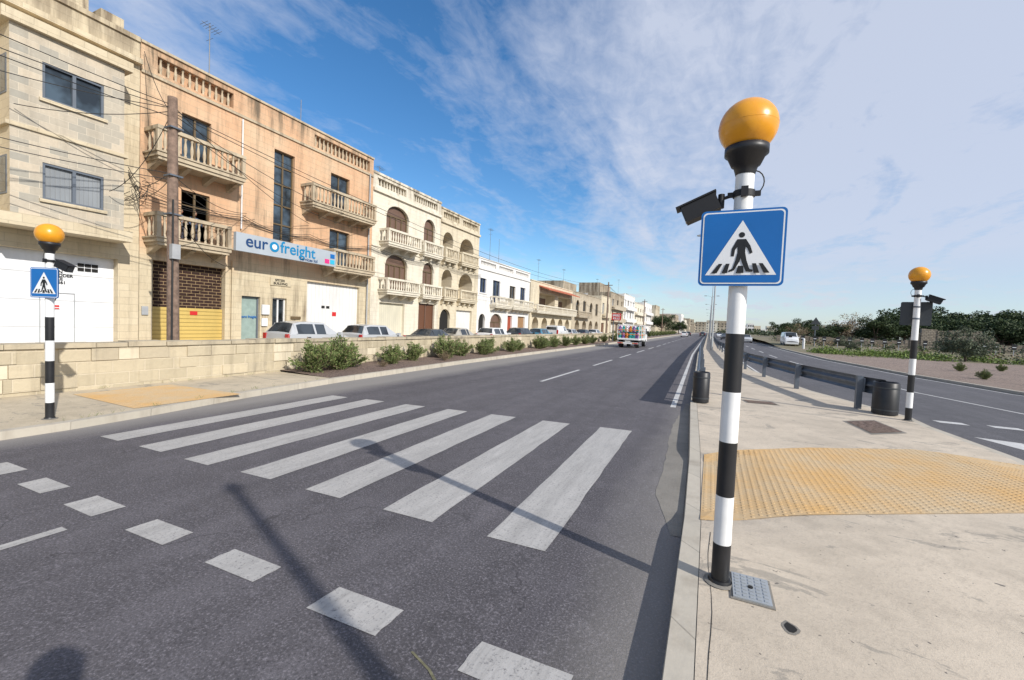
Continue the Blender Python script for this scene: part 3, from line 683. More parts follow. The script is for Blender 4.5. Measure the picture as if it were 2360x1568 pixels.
def antenna(x,y,z,h,tv=True):
    m=MB(); m.tube((x,y,z),(x,y,z+h),.025,.018,mAnt,6)
    if tv:
        for i in range(6): m.tube((x-.3,y-.25+i*.12,z+h-.1-.02*i),(x+.3,y-.25+i*.12,z+h-.1-.02*i),.008,.008,mAnt,4)
        m.tube((x,y-.35,z+h-.08),(x,y+.45,z+h-.2),.01,.01,mAnt,4)
        m.tube((x-.25,y,z+h-.7),(x+.25,y,z+h-.7),.008,.008,mAnt,4)
    m.obj('tv_antenna')
antenna(-21.6,12.2,12.0,2.9); antenna(-22.3,17.6,12.0,2.2,False); antenna(-24,26,11,2.5); antenna(-24,44.5,7.5,5.2); antenna(-24,46.8,7.5,4.4,False)
antenna(-24,60,7,4.5); antenna(-25,75,7,5); antenna(-25,100,9,4); antenna(-24,120,10,5)
for (x,y,z) in ((-24,43.0,7.3),(-25,54,6.6),(-25,90,7.6),(-25,118,9.9)):
    m=MB(); m.tube((x,y,z),(x,y,z+1.2),.6,.6,mTank,16); m.obj('water_tank')

# ------------------------------------------------------------------ utility poles and cables
m=MB(); m.tube((-17,8.55,-.2),(-17,8.45,8.95),.19,.14,mWood,12)
for z_ in (7.9,6.3,5.0): m.box(-17.2,-16.8,8.3,8.7,z_,z_+.05,mGalv)
m.tube((-16.8,8.4,5.5),(-16.8,8.4,.2),.03,.03,mCable,6); m.box(-16.9,-16.72,8.35,8.6,3.5,4.0,mGrey)
m.obj('utility_pole')
for (x,y,h) in ((-16.5,74,9.5),(-16.5,118,9.5),(-16.5,165,9.5)):
    m=MB(); m.tube((x,y,-.2),(x,y,h),.16,.1,mWood,8); m.box(x-.7,x+.7,y-.05,y+.05,h-.6,h-.48,mWood); m.obj('utility_pole')
cb=bpy.data.curves.new('overhead_cables','CURVE'); cb.dimensions='3D'; cb.bevel_depth=.012; cb.bevel_resolution=1; cb.materials.append(mCable)
def cable(a,b,sag):
    s=cb.splines.new('POLY'); n=14; s.points.add(n)
    for i in range(n+1):
        t=i/n; p=Vector(a).lerp(Vector(b),t); s.points[i].co=(p.x,p.y,p.z-sag*4*t*(1-t),1)
PT=(-17,8.45)
for z_,b_,sg in [(8.6,(-20.9,2.0,8.9),.3),(8.5,(-19.85,5.6,7.9),.2),(8.5,(-19.8,7.9,5.9),.5),(8.7,(-14,-10,9.5),.7),(8.6,(-14,-10,9.0),.9),(8.3,(-15,-10,9.3),.8),(8.4,(-20.9,9.4,11.9),.3),
                 (8.4,(-20.9,21.9,8.1),.5),(8.2,(-20.9,21.9,7.6),.8),(8.7,(-20.9,17.2,6.9),.35),(6.5,(-20.85,9.0,6.5),.2),(6.3,(-20.85,9.2,6.2),.25),(6.4,(-20.9,13.6,6.6),.35),(6.2,(-20.9,14.0,6.4),.5),
                 (8.55,(-16.5,74,9.0),1.6),(8.45,(-16.5,74,8.9),1.9),(5.3,(-20.9,12.9,3.9),.5),(6.4,(-20.8,-3,7.6),.5),(6.2,(-20.8,-3,7.2),.5)]:
    cable((PT[0],PT[1],z_),b_,sg)
for i,z_ in enumerate((6.15,6.22,6.3,6.42)):
    cable((-20.88,9.3+.02*i,z_+.1*i),(-20.88,13.4,z_+.05),.1+.05*i); cable((-20.88,13.4,z_+.05),(-20.88,17.2,z_-.1),.15+.06*i); cable((-20.88,17.2,z_-.1),(-20.85,22,z_+.15),.2+.05*i)
    cable((-20.88,22,z_+.15),(-20.8,30,z_+.2),.3); cable((-20.8,30,z_+.2),(-20.8,37,z_),.2); cable((-20.88,9.3,z_+.1*i),(-19.7,8.4,z_+.5),.1)
rc=random.Random(4)
for k in range(12):
    a=(-20.6+rc.uniform(-.2,.2),9.2+rc.uniform(-.4,.4),6.3+rc.uniform(-.4,.5)); cable(a,(a[0]+.1,a[1]+rc.uniform(-.6,.6),a[2]+rc.uniform(-.4,.5)),rc.uniform(-.3,.4))
for i in range(3): cable((-16.5,74,9.0-.1*i),(-16.5,118,9.0-.1*i),1.5)
o=bpy.data.objects.new('overhead_cables',cb); COL.objects.link(o)

# ------------------------------------------------------------------ beacons
def circ(c,r,n=20): return [(c[0]+r*math.cos(2*math.pi*i/n),c[1]+r*math.sin(2*math.pi*i/n)) for i in range(n)]
def rrect(x0,x1,z0,z1,r,n=5):
    P=[]
    for cx,cz,a0 in ((x1-r,z1-r,0),(x0+r,z1-r,90),(x0+r,z0+r,180),(x1-r,z0+r,270)):
        for i in range(n+1):
            a=R(a0+90*i/n); P.append((cx+r*math.cos(a),cz+r*math.sin(a)))
    return P
def crossing_sign(parent,face,zb=1.965,S=.48,yoff=-.075):
    m=MB(); s=-1 if face<0 else 1
    y0=yoff*(1 if s<0 else -1)
    lay=lambda k:y0+s*(.002+.0012*k)
    m.prism(rrect(-S/2,S/2,zb,zb+S,.03),'y',y0-s*.006,y0,mSignBack)
    T=lambda P:[(-s*(p[0]-.5)*S,zb+p[1]*S) for p in P]
    def poly(P,k,mat):
        m.face([(x,lay(k),z) for x,z in T(P)],mat)
    poly(rrect(.0,1,.0,1,.06),0,mSignBlue)
    poly(rrect(.025,.975,.025,.975,.05),2,mSignWhite); poly(rrect(.042,.958,.042,.958,.045),3,mSignBlue)
    poly([(.085,.14),(.915,.14),(.5,.855)],4,mSignWhite)
    L=[circ((.5,.665),.036,16),[(.45,.61),(.55,.61),(.55,.42),(.46,.42)],
       [(.45,.61),(.475,.54),(.43,.47),(.42,.385),(.385,.39),(.39,.485)],[(.55,.61),(.52,.54),(.57,.49),(.605,.415),(.635,.43),(.605,.52)],
       [(.46,.43),(.515,.43),(.49,.32),(.43,.20),(.365,.18),(.37,.205),(.41,.225),(.44,.33)],[(.485,.43),(.55,.43),(.57,.33),(.61,.22),(.65,.205),(.64,.18),(.57,.185),(.515,.31)],
       [(.16,.165),(.225,.165),(.29,.29),(.245,.29)],[(.285,.165),(.35,.165),(.375,.29),(.33,.29)],[(.455,.165),(.545,.165),(.535,.26),(.475,.26)],[(.66,.165),(.725,.165),(.68,.29),(.635,.29)],[(.775,.165),(.84,.165),(.755,.29),(.71,.29)]]
    for i,P in enumerate(L): poly(P,5+i*.4,mSignBlack)
    m.tube((0,0,zb+.12),(0,0,zb+.15),.062,.062,mGalv,16); m.tube((0,0,zb+.36),(0,0,zb+.39),.062,.062,mGalv,16)
    m.box(-.03,.03,min(y0,0),max(y0,0)-.001 if y0<0 else max(y0,0)-.007,zb+.12,zb+.15,mGalv)
    m.obj('crossing_sign_plate',parent)
def beacon(x,y,z,face,side,yaw=0,dz=0):
    e=empty('belisha_beacon',(x,y,z),yaw); m=MB(); r=.055
    bands=[(0,.27,mBlackP),(.27,.59,mWhiteP),(.59,.95,mBlackP),(.95,1.28,mWhiteP),(1.28,1.66,mBlackP),(1.66,2.72,mWhiteP)]
    for a,b,mt in bands: m.tube((0,0,a),(0,0,b),r,r,mt,24,caps=False)
    m.tube((0,0,-.0),(0,0,.03),.075,.065,mBlackP,18)
    m.lathe((0,0,0),[(.10,.006),(.09,.010),(.075,.014)],mGut,14)
    m.obj('striped_pole',e)
    c=MB(); c.lathe((0,0,0),[(.057,2.68),(.062,2.70),(.072,2.735),(.085,2.74),(.112,2.80),(.128,2.81),(.128,2.855),(.10,2.86)],mBlackP,28); c.obj('lamp_collar',e)
    gb=MB(); prof=[(.098,2.84)]
    R_=.172; zc=2.985
    for i in range(1,17):
        a=-math.pi/2+math.pi*(.19+.81*i/16); prof.append((max(.0005,R_*math.cos(a)),zc+R_*.98*math.sin(a)))
    gb.lathe((0,0,0),prof,mAmber,40); 
    gb.lathe((0,0,0),[(R_+.0005,zc-.003),(R_+.0015,zc),(R_+.0005,zc+.003)],mAmber,40)
    gb.obj('amber_globe',e)
    f=MB(); s=side
    f.tube((0,0,2.54),(0,0,2.58),.064,.064,mBlackM,20); f.box(-.02,.02,-.085,-.055,2.53,2.59,mBlackM); f.box(-.095,.095,-.012,.012,2.545,2.575,mBlackM)
    f.tube((s*.06,0,2.56),(s*.14,0,2.535),.011,.011,mBlackM,8)
    for k in range(10):
        a0=R(-60+k*20);a1=R(-40+k*20)
        f.tube((-s*(.05+.06*math.cos(a0)),.0,2.63+.075*math.sin(a0)),(-s*(.05+.06*math.cos(a1)),.0,2.63+.075*math.sin(a1)),.004,.004,mCable,5,False)
    rot=Matrix.Rotation(R(s*23),3,'Y')
    P=(s*.14,0,2.53)
    def bx_(*a): f.box(*[v for v in a[:6]],a[6],rot=rot,piv=P)
    x0,x1=sorted((s*.15,s*.37)); bx_(x0,x1,-.055,.055,2.475,2.585,mBlackM)
    x0,x1=sorted((s*.14,s*.40)); bx_(x0,x1,-.065,.065,2.586,2.597,mBlackM)
    x0,x1=sorted((s*.371,s*.376)); bx_(x0,x1,-.045,.045,2.485,2.575,mGlass)
    f.tube(Vector((s*.15,0,2.50)),Vector((s*.20,0,2.43)),.009,.009,mBlackM,6); f.tube(Vector((s*.13,.0,2.48)),Vector((s*.13,0,2.57)),.02,.02,mBlackM,8)
    f.obj('floodlight',e)
    crossing_sign(e,face)
beacon(.14,3.15,.13,-1,-1); beacon(-9.70,3.12,ZL,-1,1,R(22)); beacon(3.76,11.4,.13,1,1,R(-12))

# ------------------------------------------------------------------ guard rails
def guard(name,path,side,term):
    e=empty(name); m=MB()
    n=len(path)
    prof=[(.0,.76),(.03,.75),(.07,.70),(.07,.66),(.03,.62),(.0,.60),(.0,.57),(.03,.55),(.07,.50),(.07,.46),(.03,.41),(.0,.40)]
    pts=[]
    for i,(x,y) in enumerate(path):
        a=path[max(0,i-1)];b=path[min(n-1,i+1)]; dx,dy=b[0]-a[0],b[1]-a[1]; L=math.hypot(dx,dy); nx,ny=dy/L*side,-dx/L*side
        pts.append([(x+nx*(o+.07),y+ny*(o+.07),.13+z) for o,z in prof])
    vs=[p for r_ in pts for p in r_]; k=len(prof)
    m.geo(vs,[(i*k+j,i*k+j+1,(i+1)*k+j+1,(i+1)*k+j) for i in range(n-1) for j in range(k-1)],mGalv)
    acc=0; nxt=.6
    for (a,b) in zip(path,path[1:]):
        L=math.hypot(b[0]-a[0],b[1]-a[1])
        while nxt<=acc+L and b[1]<330:
            t=(nxt-acc)/L; x=a[0]+(b[0]-a[0])*t; y=a[1]+(b[1]-a[1])*t
            m.box(x-.055,x-.048,y-.07,y+.07,.12,.90,mGalv); m.box(x-.048,x+.055,y-.07,y-.063,.12,.90,mGalv); m.box(x-.048,x+.055,y+.063,y+.07,.12,.90,mGalv)
            nx=side; x0,x1=sorted((x+nx*.056,x+nx*.085)); m.box(x0,x1,y-.1,y+.1,.55,.86,mGalv)
            nxt+=3.3
        acc+=L
    m.obj('w_beam_and_posts',e)
    if term:
        x,y,r=term; t=MB(); 
        t.lathe((x,y,.13),[(r,.02),(r,.70),(r-.02,.72),(r-.03,.70),(r-.03,.1)],mBlackP,24); t.lathe((x,y,.13),[(r+.006,.58),(r+.006,.61)],mSignBack,24); t.lathe((x,y,.13),[(r+.006,.1),(r+.006,.13)],mSignBack,24)
        t.box(x-r*.5,x+r*.5,y+.05,y+.4,.45,.75,mGalv); t.obj('terminal_drum',e)
guard('guard_rail',[(mk(y)+.24,y) for y in (11.0,13,16,20,25,30,40,60,90,140,220,340,520)],-1,(-.15,10.9,.18))
guard('guard_rail',[(3.45,12.0),(3.19,12.6),(2.51,15.6),(1.95,18.8),(1.52,21.5)]+[(mr(y)-.3,y) for y in (26,32,45,60,90,140,220,340,520)],1,(3.55,12.0,.23))

# ------------------------------------------------------------------ street lamps
def lamp(x,y,h,arm,heads=(-1,),k=1.0,lean=0):
    m=MB(); m.tube((x,y,.1),(x,y+lean,h),.085,.05,mGalvL,12); m.tube((x,y,.1),(x,y,1.2),.11,.11,mGalvL,12)
    for s in heads:
        m.tube((x,y,h-.05),(x+s*arm*.5,y,h+.25*k),.035,.03,mGalvL,8); m.tube((x+s*arm*.5,y,h+.25*k),(x+s*arm,y,h+.3*k),.03,.03,mGalvL,8)
        x0=x+s*arm; P=[(x0,h+.24*k),(x0+s*.15*k,h+.2*k),(x0+s*.6*k,h+.26*k),(x0+s*.65*k,h+.32*k),(x0+s*.3*k,h+.4*k),(x0,h+.37*k)]
        m.prism(P,'y',y-.14*k,y+.14*k,mGrey)
    if not heads: m.lathe((x,y+lean,h),[(.05,0),(.08,.03),(.09,.10),(.06,.17),(.01,.2)],mGrey,14)
    m.obj('street_lamp')
for y_ in (42,78,114,150,186,222,260): lamp((mk(y_)+mr(y_))/2,y_,10,1.1,(-1,1))
lamp(4.0,-.45,5.6,.15,heads=(),lean=.28)

# ------------------------------------------------------------------ foliage
def leaves(m,c,rad,n,size,mat,up=False,rn=random):
    for _ in range(n):
        v=Vector((rn.gauss(0,1),rn.gauss(0,1),rn.gauss(0,1))); v.normalize(); v*=rn.random()**.45
        p=Vector(c)+Vector((v.x*rad[0],v.y*rad[1],v.z*rad[2]))
        s=size*rn.uniform(.6,1.3)
        a=Vector((rn.uniform(-1,1),rn.uniform(-1,1),rn.uniform(-.6,1))).normalized()
        b=a.cross(Vector((rn.uniform(-1,1),rn.uniform(-1,1),rn.uniform(-1,1)))).normalized()*s*.5
        a=a*s
        m.face([p-a*.5,p+b*.5,p+a*.5,p-b*.5],mat)
def bushmesh(seed,leafmat,n=2600,size=.075,dry=.12):
    rn=random.Random(seed); m=MB()
    for k in range(34):
        a=rn.uniform(0,6.28); t=rn.uniform(.1,1.0); tip=Vector((math.cos(a)*t*.68,math.sin(a)*t*.68,rn.uniform(.5,1.1)*(1.12-t*.5)))
        m.tube((math.cos(a)*.06,math.sin(a)*.06,0),tip,.012,.004,mBark,4,False)
        for j in range(n//34):
            u=rn.random()**.7; p=tip*u+Vector((rn.gauss(0,.06),rn.gauss(0,.06),rn.gauss(0,.045)))*(1.25-.5*u)
            s=size*rn.uniform(.5,1.3); d_=(tip.normalized()+Vector((rn.uniform(-.7,.7),rn.uniform(-.7,.7),rn.uniform(-.3,.7)))).normalized()
            b=d_.cross(Vector((rn.uniform(-1,1),rn.uniform(-1,1),rn.uniform(-1,1)))).normalized()*s*.2
            m.face([p,p+d_*s*.5+b,p+d_*s,p+d_*s*.5-b],leafmat if rn.random()>dry else mDry)
    me=m.obj('tmp'); d=me.data; bpy.data.objects.remove(me); return d
BM=[bushmesh(i,mLeafB,6000,.085) for i in (1,2,3)]+[bushmesh(9,mDry,1500)]
def inst(name,me,loc,s,rz=None):
    o=bpy.data.objects.new(name,me); COL.objects.link(o); o.location=loc; o.scale=s; o.rotation_euler[2]=random.uniform(0,6.28) if rz is None else rz
for y,x,s in [(9.75,-11.5,.95),(10.9,-11.6,1.1),(11.6,-11.9,.9),(13.7,-11.7,.85),(15.3,-11.9,.8),(17.4,-11.6,1.0),(18.0,-11.9,.85),(19.3,-11.9,.85),(21.2,-11.6,.85),(22.3,-11.8,.9),(25.0,-11.6,.85),(26.5,-11.8,.8),(30,-11.7,1.0),(31.3,-11.9,.95),(33.5,-11.7,1.0),(36.5,-11.7,.95),(39.5,-11.7,.9),(43,-11.7,1.0),(46,-11.7,.95),(52,-11.8,.9),(58,-11.8,1.0)]:
    inst('rosemary_bush',random.choice(BM[:3]),(x,y,ZL+.02),(s*1.1*random.uniform(.9,1.12),s*1.1*random.uniform(.9,1.12),s*random.uniform(.88,1.05)))
inst('dry_shrub',BM[3],(-11.1,16.6,ZL),(.5,.5,.5)); inst('dry_shrub',BM[3],(-11.2,12.6,ZL),(.35,.35,.3))
def treemesh(seed,leafmat,h=5,spread=3,n=9000,size=.26,trunk=.22):
    rn=random.Random(seed); m=MB(); top=Vector((rn.uniform(-.3,.3),rn.uniform(-.3,.3),h*.3)); m.tube((0,0,-.2),top,trunk,trunk*.7,mBark,8)
    cl=[]
    for k in range(8):
        a=k*.8+rn.uniform(0,.5); r_=spread*rn.uniform(.35,.8); e=Vector((math.cos(a)*r_,math.sin(a)*r_,h*rn.uniform(.35,.78)))
        m.tube(top,e,trunk*.45,trunk*.15,mBark,6); cl.append(e)
        for j in range(3):
            e2=e+Vector((rn.gauss(0,.28)*spread,rn.gauss(0,.28)*spread,rn.uniform(-.2,.2)*h)); m.tube(e,e2,trunk*.15,trunk*.05,mBark,4); cl.append(e2)
    cl+=[Vector((0,0,h*.85)),Vector((.3,.2,h*.6)),Vector((-.4,-.5,h*.45))]
    for c in cl:
        q=rn.uniform(.6,1.15)*spread*.36
        leaves(m,c,(q,q,q*.75),n//len(cl),size,leafmat,rn=rn)
    o=m.obj('tmp'); d=o.data; bpy.data.objects.remove(o); return d
TM=[treemesh(i,mLeafT) for i in (1,2,3)]; OM=[treemesh(i,mLeafO,2.6,1.6,7000,.13,.09) for i in (5,6)]; DM=treemesh(8,mDry,5,2.6,2200,.2,.2)

ld=MB(); 
def zland(x,y): 
    return .10+ .5*ss(60,80,y)+.5*ss(80,130,y)
ysR=[-30,0,10,21.3,27.2,33,39,50,56,60,66,72,78,90,110,130,170,230,300,400,550,700]
vs=[];fs=[];cols=14
for y in ysR:
    for c_ in range(cols+1):
        t=(c_/cols)**1.8; x=rr(y)+.15+t*400; vs.append((x,y,zland(x,y)))
w_=cols+1
ld.geo(vs,[(i*w_+c_,i*w_+c_+1,(i+1)*w_+c_+1,(i+1)*w_+c_) for i in range(len(ysR)-1) for c_ in range(cols)],mEarth)
ld.obj('roadside_land')
kb=MB(); ribbon('',rr,lambda y:rr(y)+.15,K(.11),K(.115),mKerb,ys=ysR,mb=kb); ribbon('',lambda y:rr(y)-.01,rr,K(-.02),K(.11),mKerb,ys=ysR,mb=kb); kb.obj('kerb')
gr=MB(); gr.geo([(x,y,zland(x,y)+.015) for y in (10,21.3,27.2,33,39,48) for x in (rr(y)+.16,rr(y)+8,rr(y)+40)],[(i*3+j,i*3+j+1,i*3+j+4,i*3+j+3) for i in range(5) for j in range(2)],mGravel); gr.obj('gravel_bed')
hd=MB(); rn=random.Random(3)
for k in range(170):
    t=rn.random()**1.4; x=9.5+46*t; y=46+20*t+rn.uniform(-2.5,7); hh=rn.uniform(.2,.6); leaves(hd,(x,y,.1+hh*.5),(rn.uniform(.6,1.5),.9,hh),110,.19,mLeafH if rn.random()<(.85 if t<.35 else .4) else rn.choice([mLeafO,mDry]),rn=rn)
hd.obj('ground_cover_shrubs')
sr=MB(); sr.face([(rr(66),66,.13),(rr(92),92,.13),(16,92,.3),(60,96,1.2),(60,91,1.2),(14,70,.16)],mRoadR); sr.obj('side_road')
def rubble(name,x0,x1,yf,z0,z1,slope=0):
    m=MB(); rn=random.Random(5); n=int((x1-x0)/.55); t_=0
    for i in range(n):
        x=x0+i*.55; t_=t_*.7+rn.uniform(-.12,.12); top=z1*min(1,(i+1)/6 if slope else 1)*min(1,(n-i)/8 if slope else 1)+t_
        m.box(x,x+.548,yf(x)+rn.uniform(-.08,.08),yf(x)+.5,z0,max(z0+.2,top),mRub)
    m.obj(name)
rubble('rubble_wall',9.5,60,lambda x:80,.2,1.6); rubble('rubble_wall',23,36,lambda x:76,.3,3.2,1); rubble('rubble_wall',44,70,lambda x:77,.3,2.6,1)
dp=MB(); rn=random.Random(17)
for i in range(18):
    x=9.6+i*1.3+rn.uniform(-.2,.2); dp.box(x,x+.06,68+.1*i,68.06+.1*i,.2,1.5,mGrey); dp.box(x-.17,x+.23,67.98+.1*i,67.999+.1*i,1.1,1.75,mBlackP); dp.box(x-.13,x+.19,67.96+.1*i,67.979+.1*i,1.35,1.42,mSignWhite)
dp.obj('delineator_posts')
for x,y,s in [(19,93,.7),(25,90,.95),(29,92,1.15),(33,98,1.4),(36,93,1.15),(41,92,1.1),(44,98,1.35),(49,92,1.15),(53,93,1.25),(57,96,1.35),(62,90,1.5),(67,92,1.45),(72,95,1.5),(78,88,1.6),(47,104,1.4),(38,106,1.4),(54,100,1.4),(34,112,1.3),(16,120,.8),(22,130,1.0),(84,84,1.5),(90,92,1.6)]:
    inst('carob_tree',random.choice(TM),(x,y,zland(x,y)-.3),(s*1.2,s*1.2,s*random.uniform(.9,1.15)))
inst('bare_tree',DM,(21.5,95,.3),(1.2,1.2,1.2)); inst('bare_tree',DM,(24,99,.3),(1.1,1.1,1.3)); inst('bare_tree',DM,(15,98,.3),(.8,.8,.8))
for x,y,s in [(20.0,50,1.15),(31,55,1.0),(24,63,.7),(29.5,44,1.15),(15,62,.5),(17,75,.7),(40,58,1)]:
    inst('olive_tree',random.choice(OM),(x,y,.1),(s,s,s))
for x,y,s in [(13,33,.5),(16,36,.45),(19,34,.5),(11.5,27,.45),(14,26,.35),(17.5,29,.4)]: inst('young_shrub',random.choice(BM),(x,y,.1),(s,s,s))
dm=MB(); rn=random.Random(11)
for k in range(230):
    x=rn.uniform(4,190); y=rn.uniform(150,260); h=rn.uniform(1.8,4.5)*(.6 if x<25 else 1); leaves(dm,(x,y,.8+h*.5),(h*1.3,h*.7,h*.55),110,.75,mLeafT if rn.random()<.7 else mLeafO,rn=rn)
dm.obj('distant_trees')
sb=MB()
for k in range(190):
    x=rn.uniform(10,70); y=rn.choice([rn.uniform(81,89),rn.uniform(66,79)]); h=rn.uniform(.4,1.3); leaves(sb,(x,y,.4+h*.4),(h*1.3,h,h*.6),55,.28,rn.choice([mLeafT,mLeafO,mDry]),rn=rn)
sb.obj('scrub')
inst('pine_tree',TM[1],(-17.5,172,-.2),(1.4,1.4,1.5)); inst('pine_tree',TM[0],(-14,215,-.2),(1.2,1.2,1.2)); inst('pine_tree',TM[2],(-24,128,5.5),(.8,.8,1.2))
for i in range(16):
    inst('roadside_shrub',BM[i%3],(-13.2-.1*i,64+i*9,-.1),(1.6,1.6,1.3))
for i,(x,y,w0,h0) in enumerate([(12,420,26,9),(45,430,20,7),(90,400,26,8),(-30,560,60,16),(20,600,50,11),(-70,620,60,18),(150,430,40,9)]):
    m=MB(); rn=random.Random(i)
    for k in range(5):
        a=x+w0*k/5; h=h0*rn.uniform(.6,1.1); m.box(a,a+w0/5-.3,y,y+12,-.4,h,rn.choice([mC,mD,mE,mF]))
        for q in range(3):
            for z_ in range(int(h/3)): m.box(a+.6+q*w0/16,a+1.6+q*w0/16,y-.05,y-.01,1+z_*3,2.5+z_*3,mGlass)
    m.obj('distant_buildings')

# ------------------------------------------------------------------ signs
e=MB(); e.tube((-11.6,56,-.1),(-11.6,56,3.6),.05,.05,mGalv,8); e.tube((-10.9,56,-.1),(-10.9,56,3.6),.05,.05,mGalv,8); e.box(-11.85,-10.65,55.9,55.94,2.7,3.6,mRed); so=e.obj('speed_warning_sign')
text('SPEED','letters',(-11.25,55.89,3.2),FY,.36,mSignWhite,so,'CENTER',bold=.01); text('KILLS','letters',(-11.25,55.89,2.82),FY,.36,mSignWhite,so,'CENTER',bold=.01)
e=MB(); e.tube((12.7,70,0),(12.7,70,4.2),.05,.05,mGalv,8); e.prism([(12.1,3.3),(13.3,3.3),(12.7,4.3)],'y',69.93,69.96,mSignBack); e.box(12.3,13.1,69.93,69.96,2.6,3.1,mSignBack); e.obj('triangular_warning_sign')
e=MB(); e.tube((10.2,62,0),(10.2,62,1.3),.12,.12,mWhiteP,10); e.lathe((10.2,62,1.3),[(.12,0),(.09,.08),(.01,.12)],mWhiteP,10); e.obj('bollard')

# ------------------------------------------------------------------ vehicles
mTyre=M('tyre',(.02,.02,.02),.9); mRim=M('rim',(.4,.4,.41),.35,metal=.6); mLens=M('tail_lamp',(.45,.02,.02),.25); mHead=M('head_lamp',(.6,.6,.6),.2); mPlate=M('number_plate',(.7,.7,.66),.5)
def carpaint(n,c): return M('car_paint_'+n,c,.3,.03,2,coat=.6,metal=.1)
def wheel(m,x,y,r,s):
    m.tube((x-s*.2,y,r),(x,y,r),r,r,mTyre,20); m.tube((x+.0,y,r),(x+s*.012,y,r),r*.62,r*.6,mRim,16)
def car(name,x,y,L,paint,style='hatch',rz=0,z=-.15,W=.84,Hh=1.46):
    e=empty(name,(x,y,z),rz); m=MB()
    k=L/3.85; t=Hh/1.46
    if style=='hatch': st=[(0,.38,.62,.66,.80),(.04,.3,.86,.92,.84),(.12,.25,.95,1.00,.80),(.42,.22,.97,1.38,.62),(.8,.22,.97,1.44,.60),(2.1,.22,.95,1.43,.60),(2.85,.22,.93,.98,.70),(3.45,.22,.82,.86,.70),(3.75,.28,.68,.72,.66),(3.85,.35,.5,.55,.6)]; gl={(2,3),(5,6)}; side={(3,4),(4,5)}
    elif style=='sedan': st=[(0,.38,.62,.68,.78),(.05,.3,.88,.95,.80),(.6,.22,.95,1.0,.74),(1.1,.22,.96,1.38,.60),(1.5,.22,.96,1.42,.60),(2.2,.22,.95,1.41,.60),(2.95,.22,.92,.97,.68),(3.5,.22,.8,.84,.70),(3.76,.28,.68,.72,.66),(3.85,.35,.5,.55,.6)]; gl={(2,3),(5,6)}; side={(3,4),(4,5)}
    else: st=[(0,.35,.9,1.0,.80),(.05,.3,1.0,1.45,.72),(.12,.25,1.02,1.44,.70),(.3,.22,1.02,1.46,.68),(2.0,.22,1.02,1.46,.68),(2.6,.22,1.0,1.44,.68),(3.2,.22,.98,1.02,.72),(3.6,.22,.86,.9,.72),(3.8,.28,.7,.74,.66),(3.85,.35,.5,.55,.6)]; gl={(5,6)}; side={(4,5)}
    def sec(s):
        y_,zb,zl,zt,wt=s; tap=W*(1 if .1<y_<3.6 else .93)
        if y_>3.8: tap=W*.86
        hi=zt-zl>.2
        a=(wt*W/.84,zt-(.05 if hi else 0))
        P=[(0,zb),(tap*.9,zb),(tap,zb+.16),(tap*1.0,(zb+zl)/2+.05),(tap*.97,zl),a,(wt*.88*W/.84,zt+.015),(wt*.5*W/.84,zt+.04),(0,zt+.05)]
        return [(p,y_*k,b*t) for p,b in P]
    S_=[sec(s) for s in st]
    for i in range(len(S_)-1):
        a,b=S_[i],S_[i+1]
        for j in range(8):
            mt=paint
            if j==4 and (i,i+1) in side: mt=mGlass
            if j in(6,7) and (i,i+1) in gl: mt=mGlass
            for s in (1,-1): m.face([(s*a[j][0],a[j][1],a[j][2]),(s*a[j+1][0],a[j+1][1],a[j+1][2]),(s*b[j+1][0],b[j+1][1],b[j+1][2]),(s*b[j][0],b[j][1],b[j][2])],mt)
    for s in (1,-1):
        m.face([(s*p[0],p[1],p[2]) for p in S_[0]],paint); m.face([(s*p[0],p[1],p[2]) for p in S_[-1]],mDark)
        for yy in (st[3][0]+.03,(st[4][0]+st[5][0])/2,st[5][0]-.02):
            yk=yy*k; zt_=(st[4][3]-.05)*t
            w0=W*.975; w1=(st[4][4]*W/.84)+.014
            m.geo([(s*w0,yk-.05,.96*t),(s*w0,yk+.05,.96*t),(s*w1,yk+.05,zt_),(s*w1,yk-.05,zt_)],[(0,1,2,3)],paint)
        for yy in (.75,3.05):
            m.tube((s*(W-.1),yy*k,.30),(s*(W+.004),yy*k,.30),.36,.36,mDark,20); wheel(m,s*(W+.012),yy*k,.30,s)
        m.box(W-.05 if s>0 else -W-.15,(W+.15) if s>0 else -W+.05,2.72*k,2.86*k,.93*t,1.06*t,paint)
        x0,x1=sorted((s*.62*W/.84,s*.8*W/.84)); m.box(x0,x1,-.012,.10,.66*t,(.97 if style!='van' else 1.1)*t,mLens); m.box(x0,x1,3.72*k,3.80*k,.58*t,.70*t,mHead)
        m.box(*sorted((s*(W*.985),s*(W+.012))),1.0*k,1.15*k,.82*t,.85*t,mDark); m.box(*sorted((s*(W*.99),s*(W+.01))),1.0*k,2.7*k,.52*t,.56*t,mDark)
    m.box(-.78*W/.84,.78*W/.84,-.06,.05,.36*t,.56*t,paint); m.box(-.26,.26,-.075,-.061,.5*t,.61*t,mPlate); m.box(-.76*W/.84,.76*W/.84,3.83*k,3.92*k,.32*t,.5*t,paint)
    if style=='van': m.box(-.6,.6,-.02,.0,1.1*t,1.36*t,mGlass)
    m.obj('body',e); return e
silver=carpaint('silver',(.48,.49,.50)); dark=carpaint('dark',(.04,.045,.05)); white=carpaint('white',(.74,.74,.74)); blue=carpaint('blue',(.05,.2,.3)); lblue=carpaint('light_blue',(.12,.38,.5))
car('parked_car',-17,12.4,3.75,silver,'hatch',z=-.10,Hh=1.54); car('parked_car',-17,16.6,3.8,silver,'hatch',z=-.10); car('parked_car',-16.6,21.3,4.0,dark,'sedan',Hh=1.35)
car('parked_car',-17,25.0,4.3,carpaint('champagne',(.40,.37,.31)),'sedan',Hh=1.42); car('parked_car',-17,31.0,4.3,white,'hatch'); car('parked_car',-16.9,36.5,4.2,dark,'hatch',Hh=1.5)
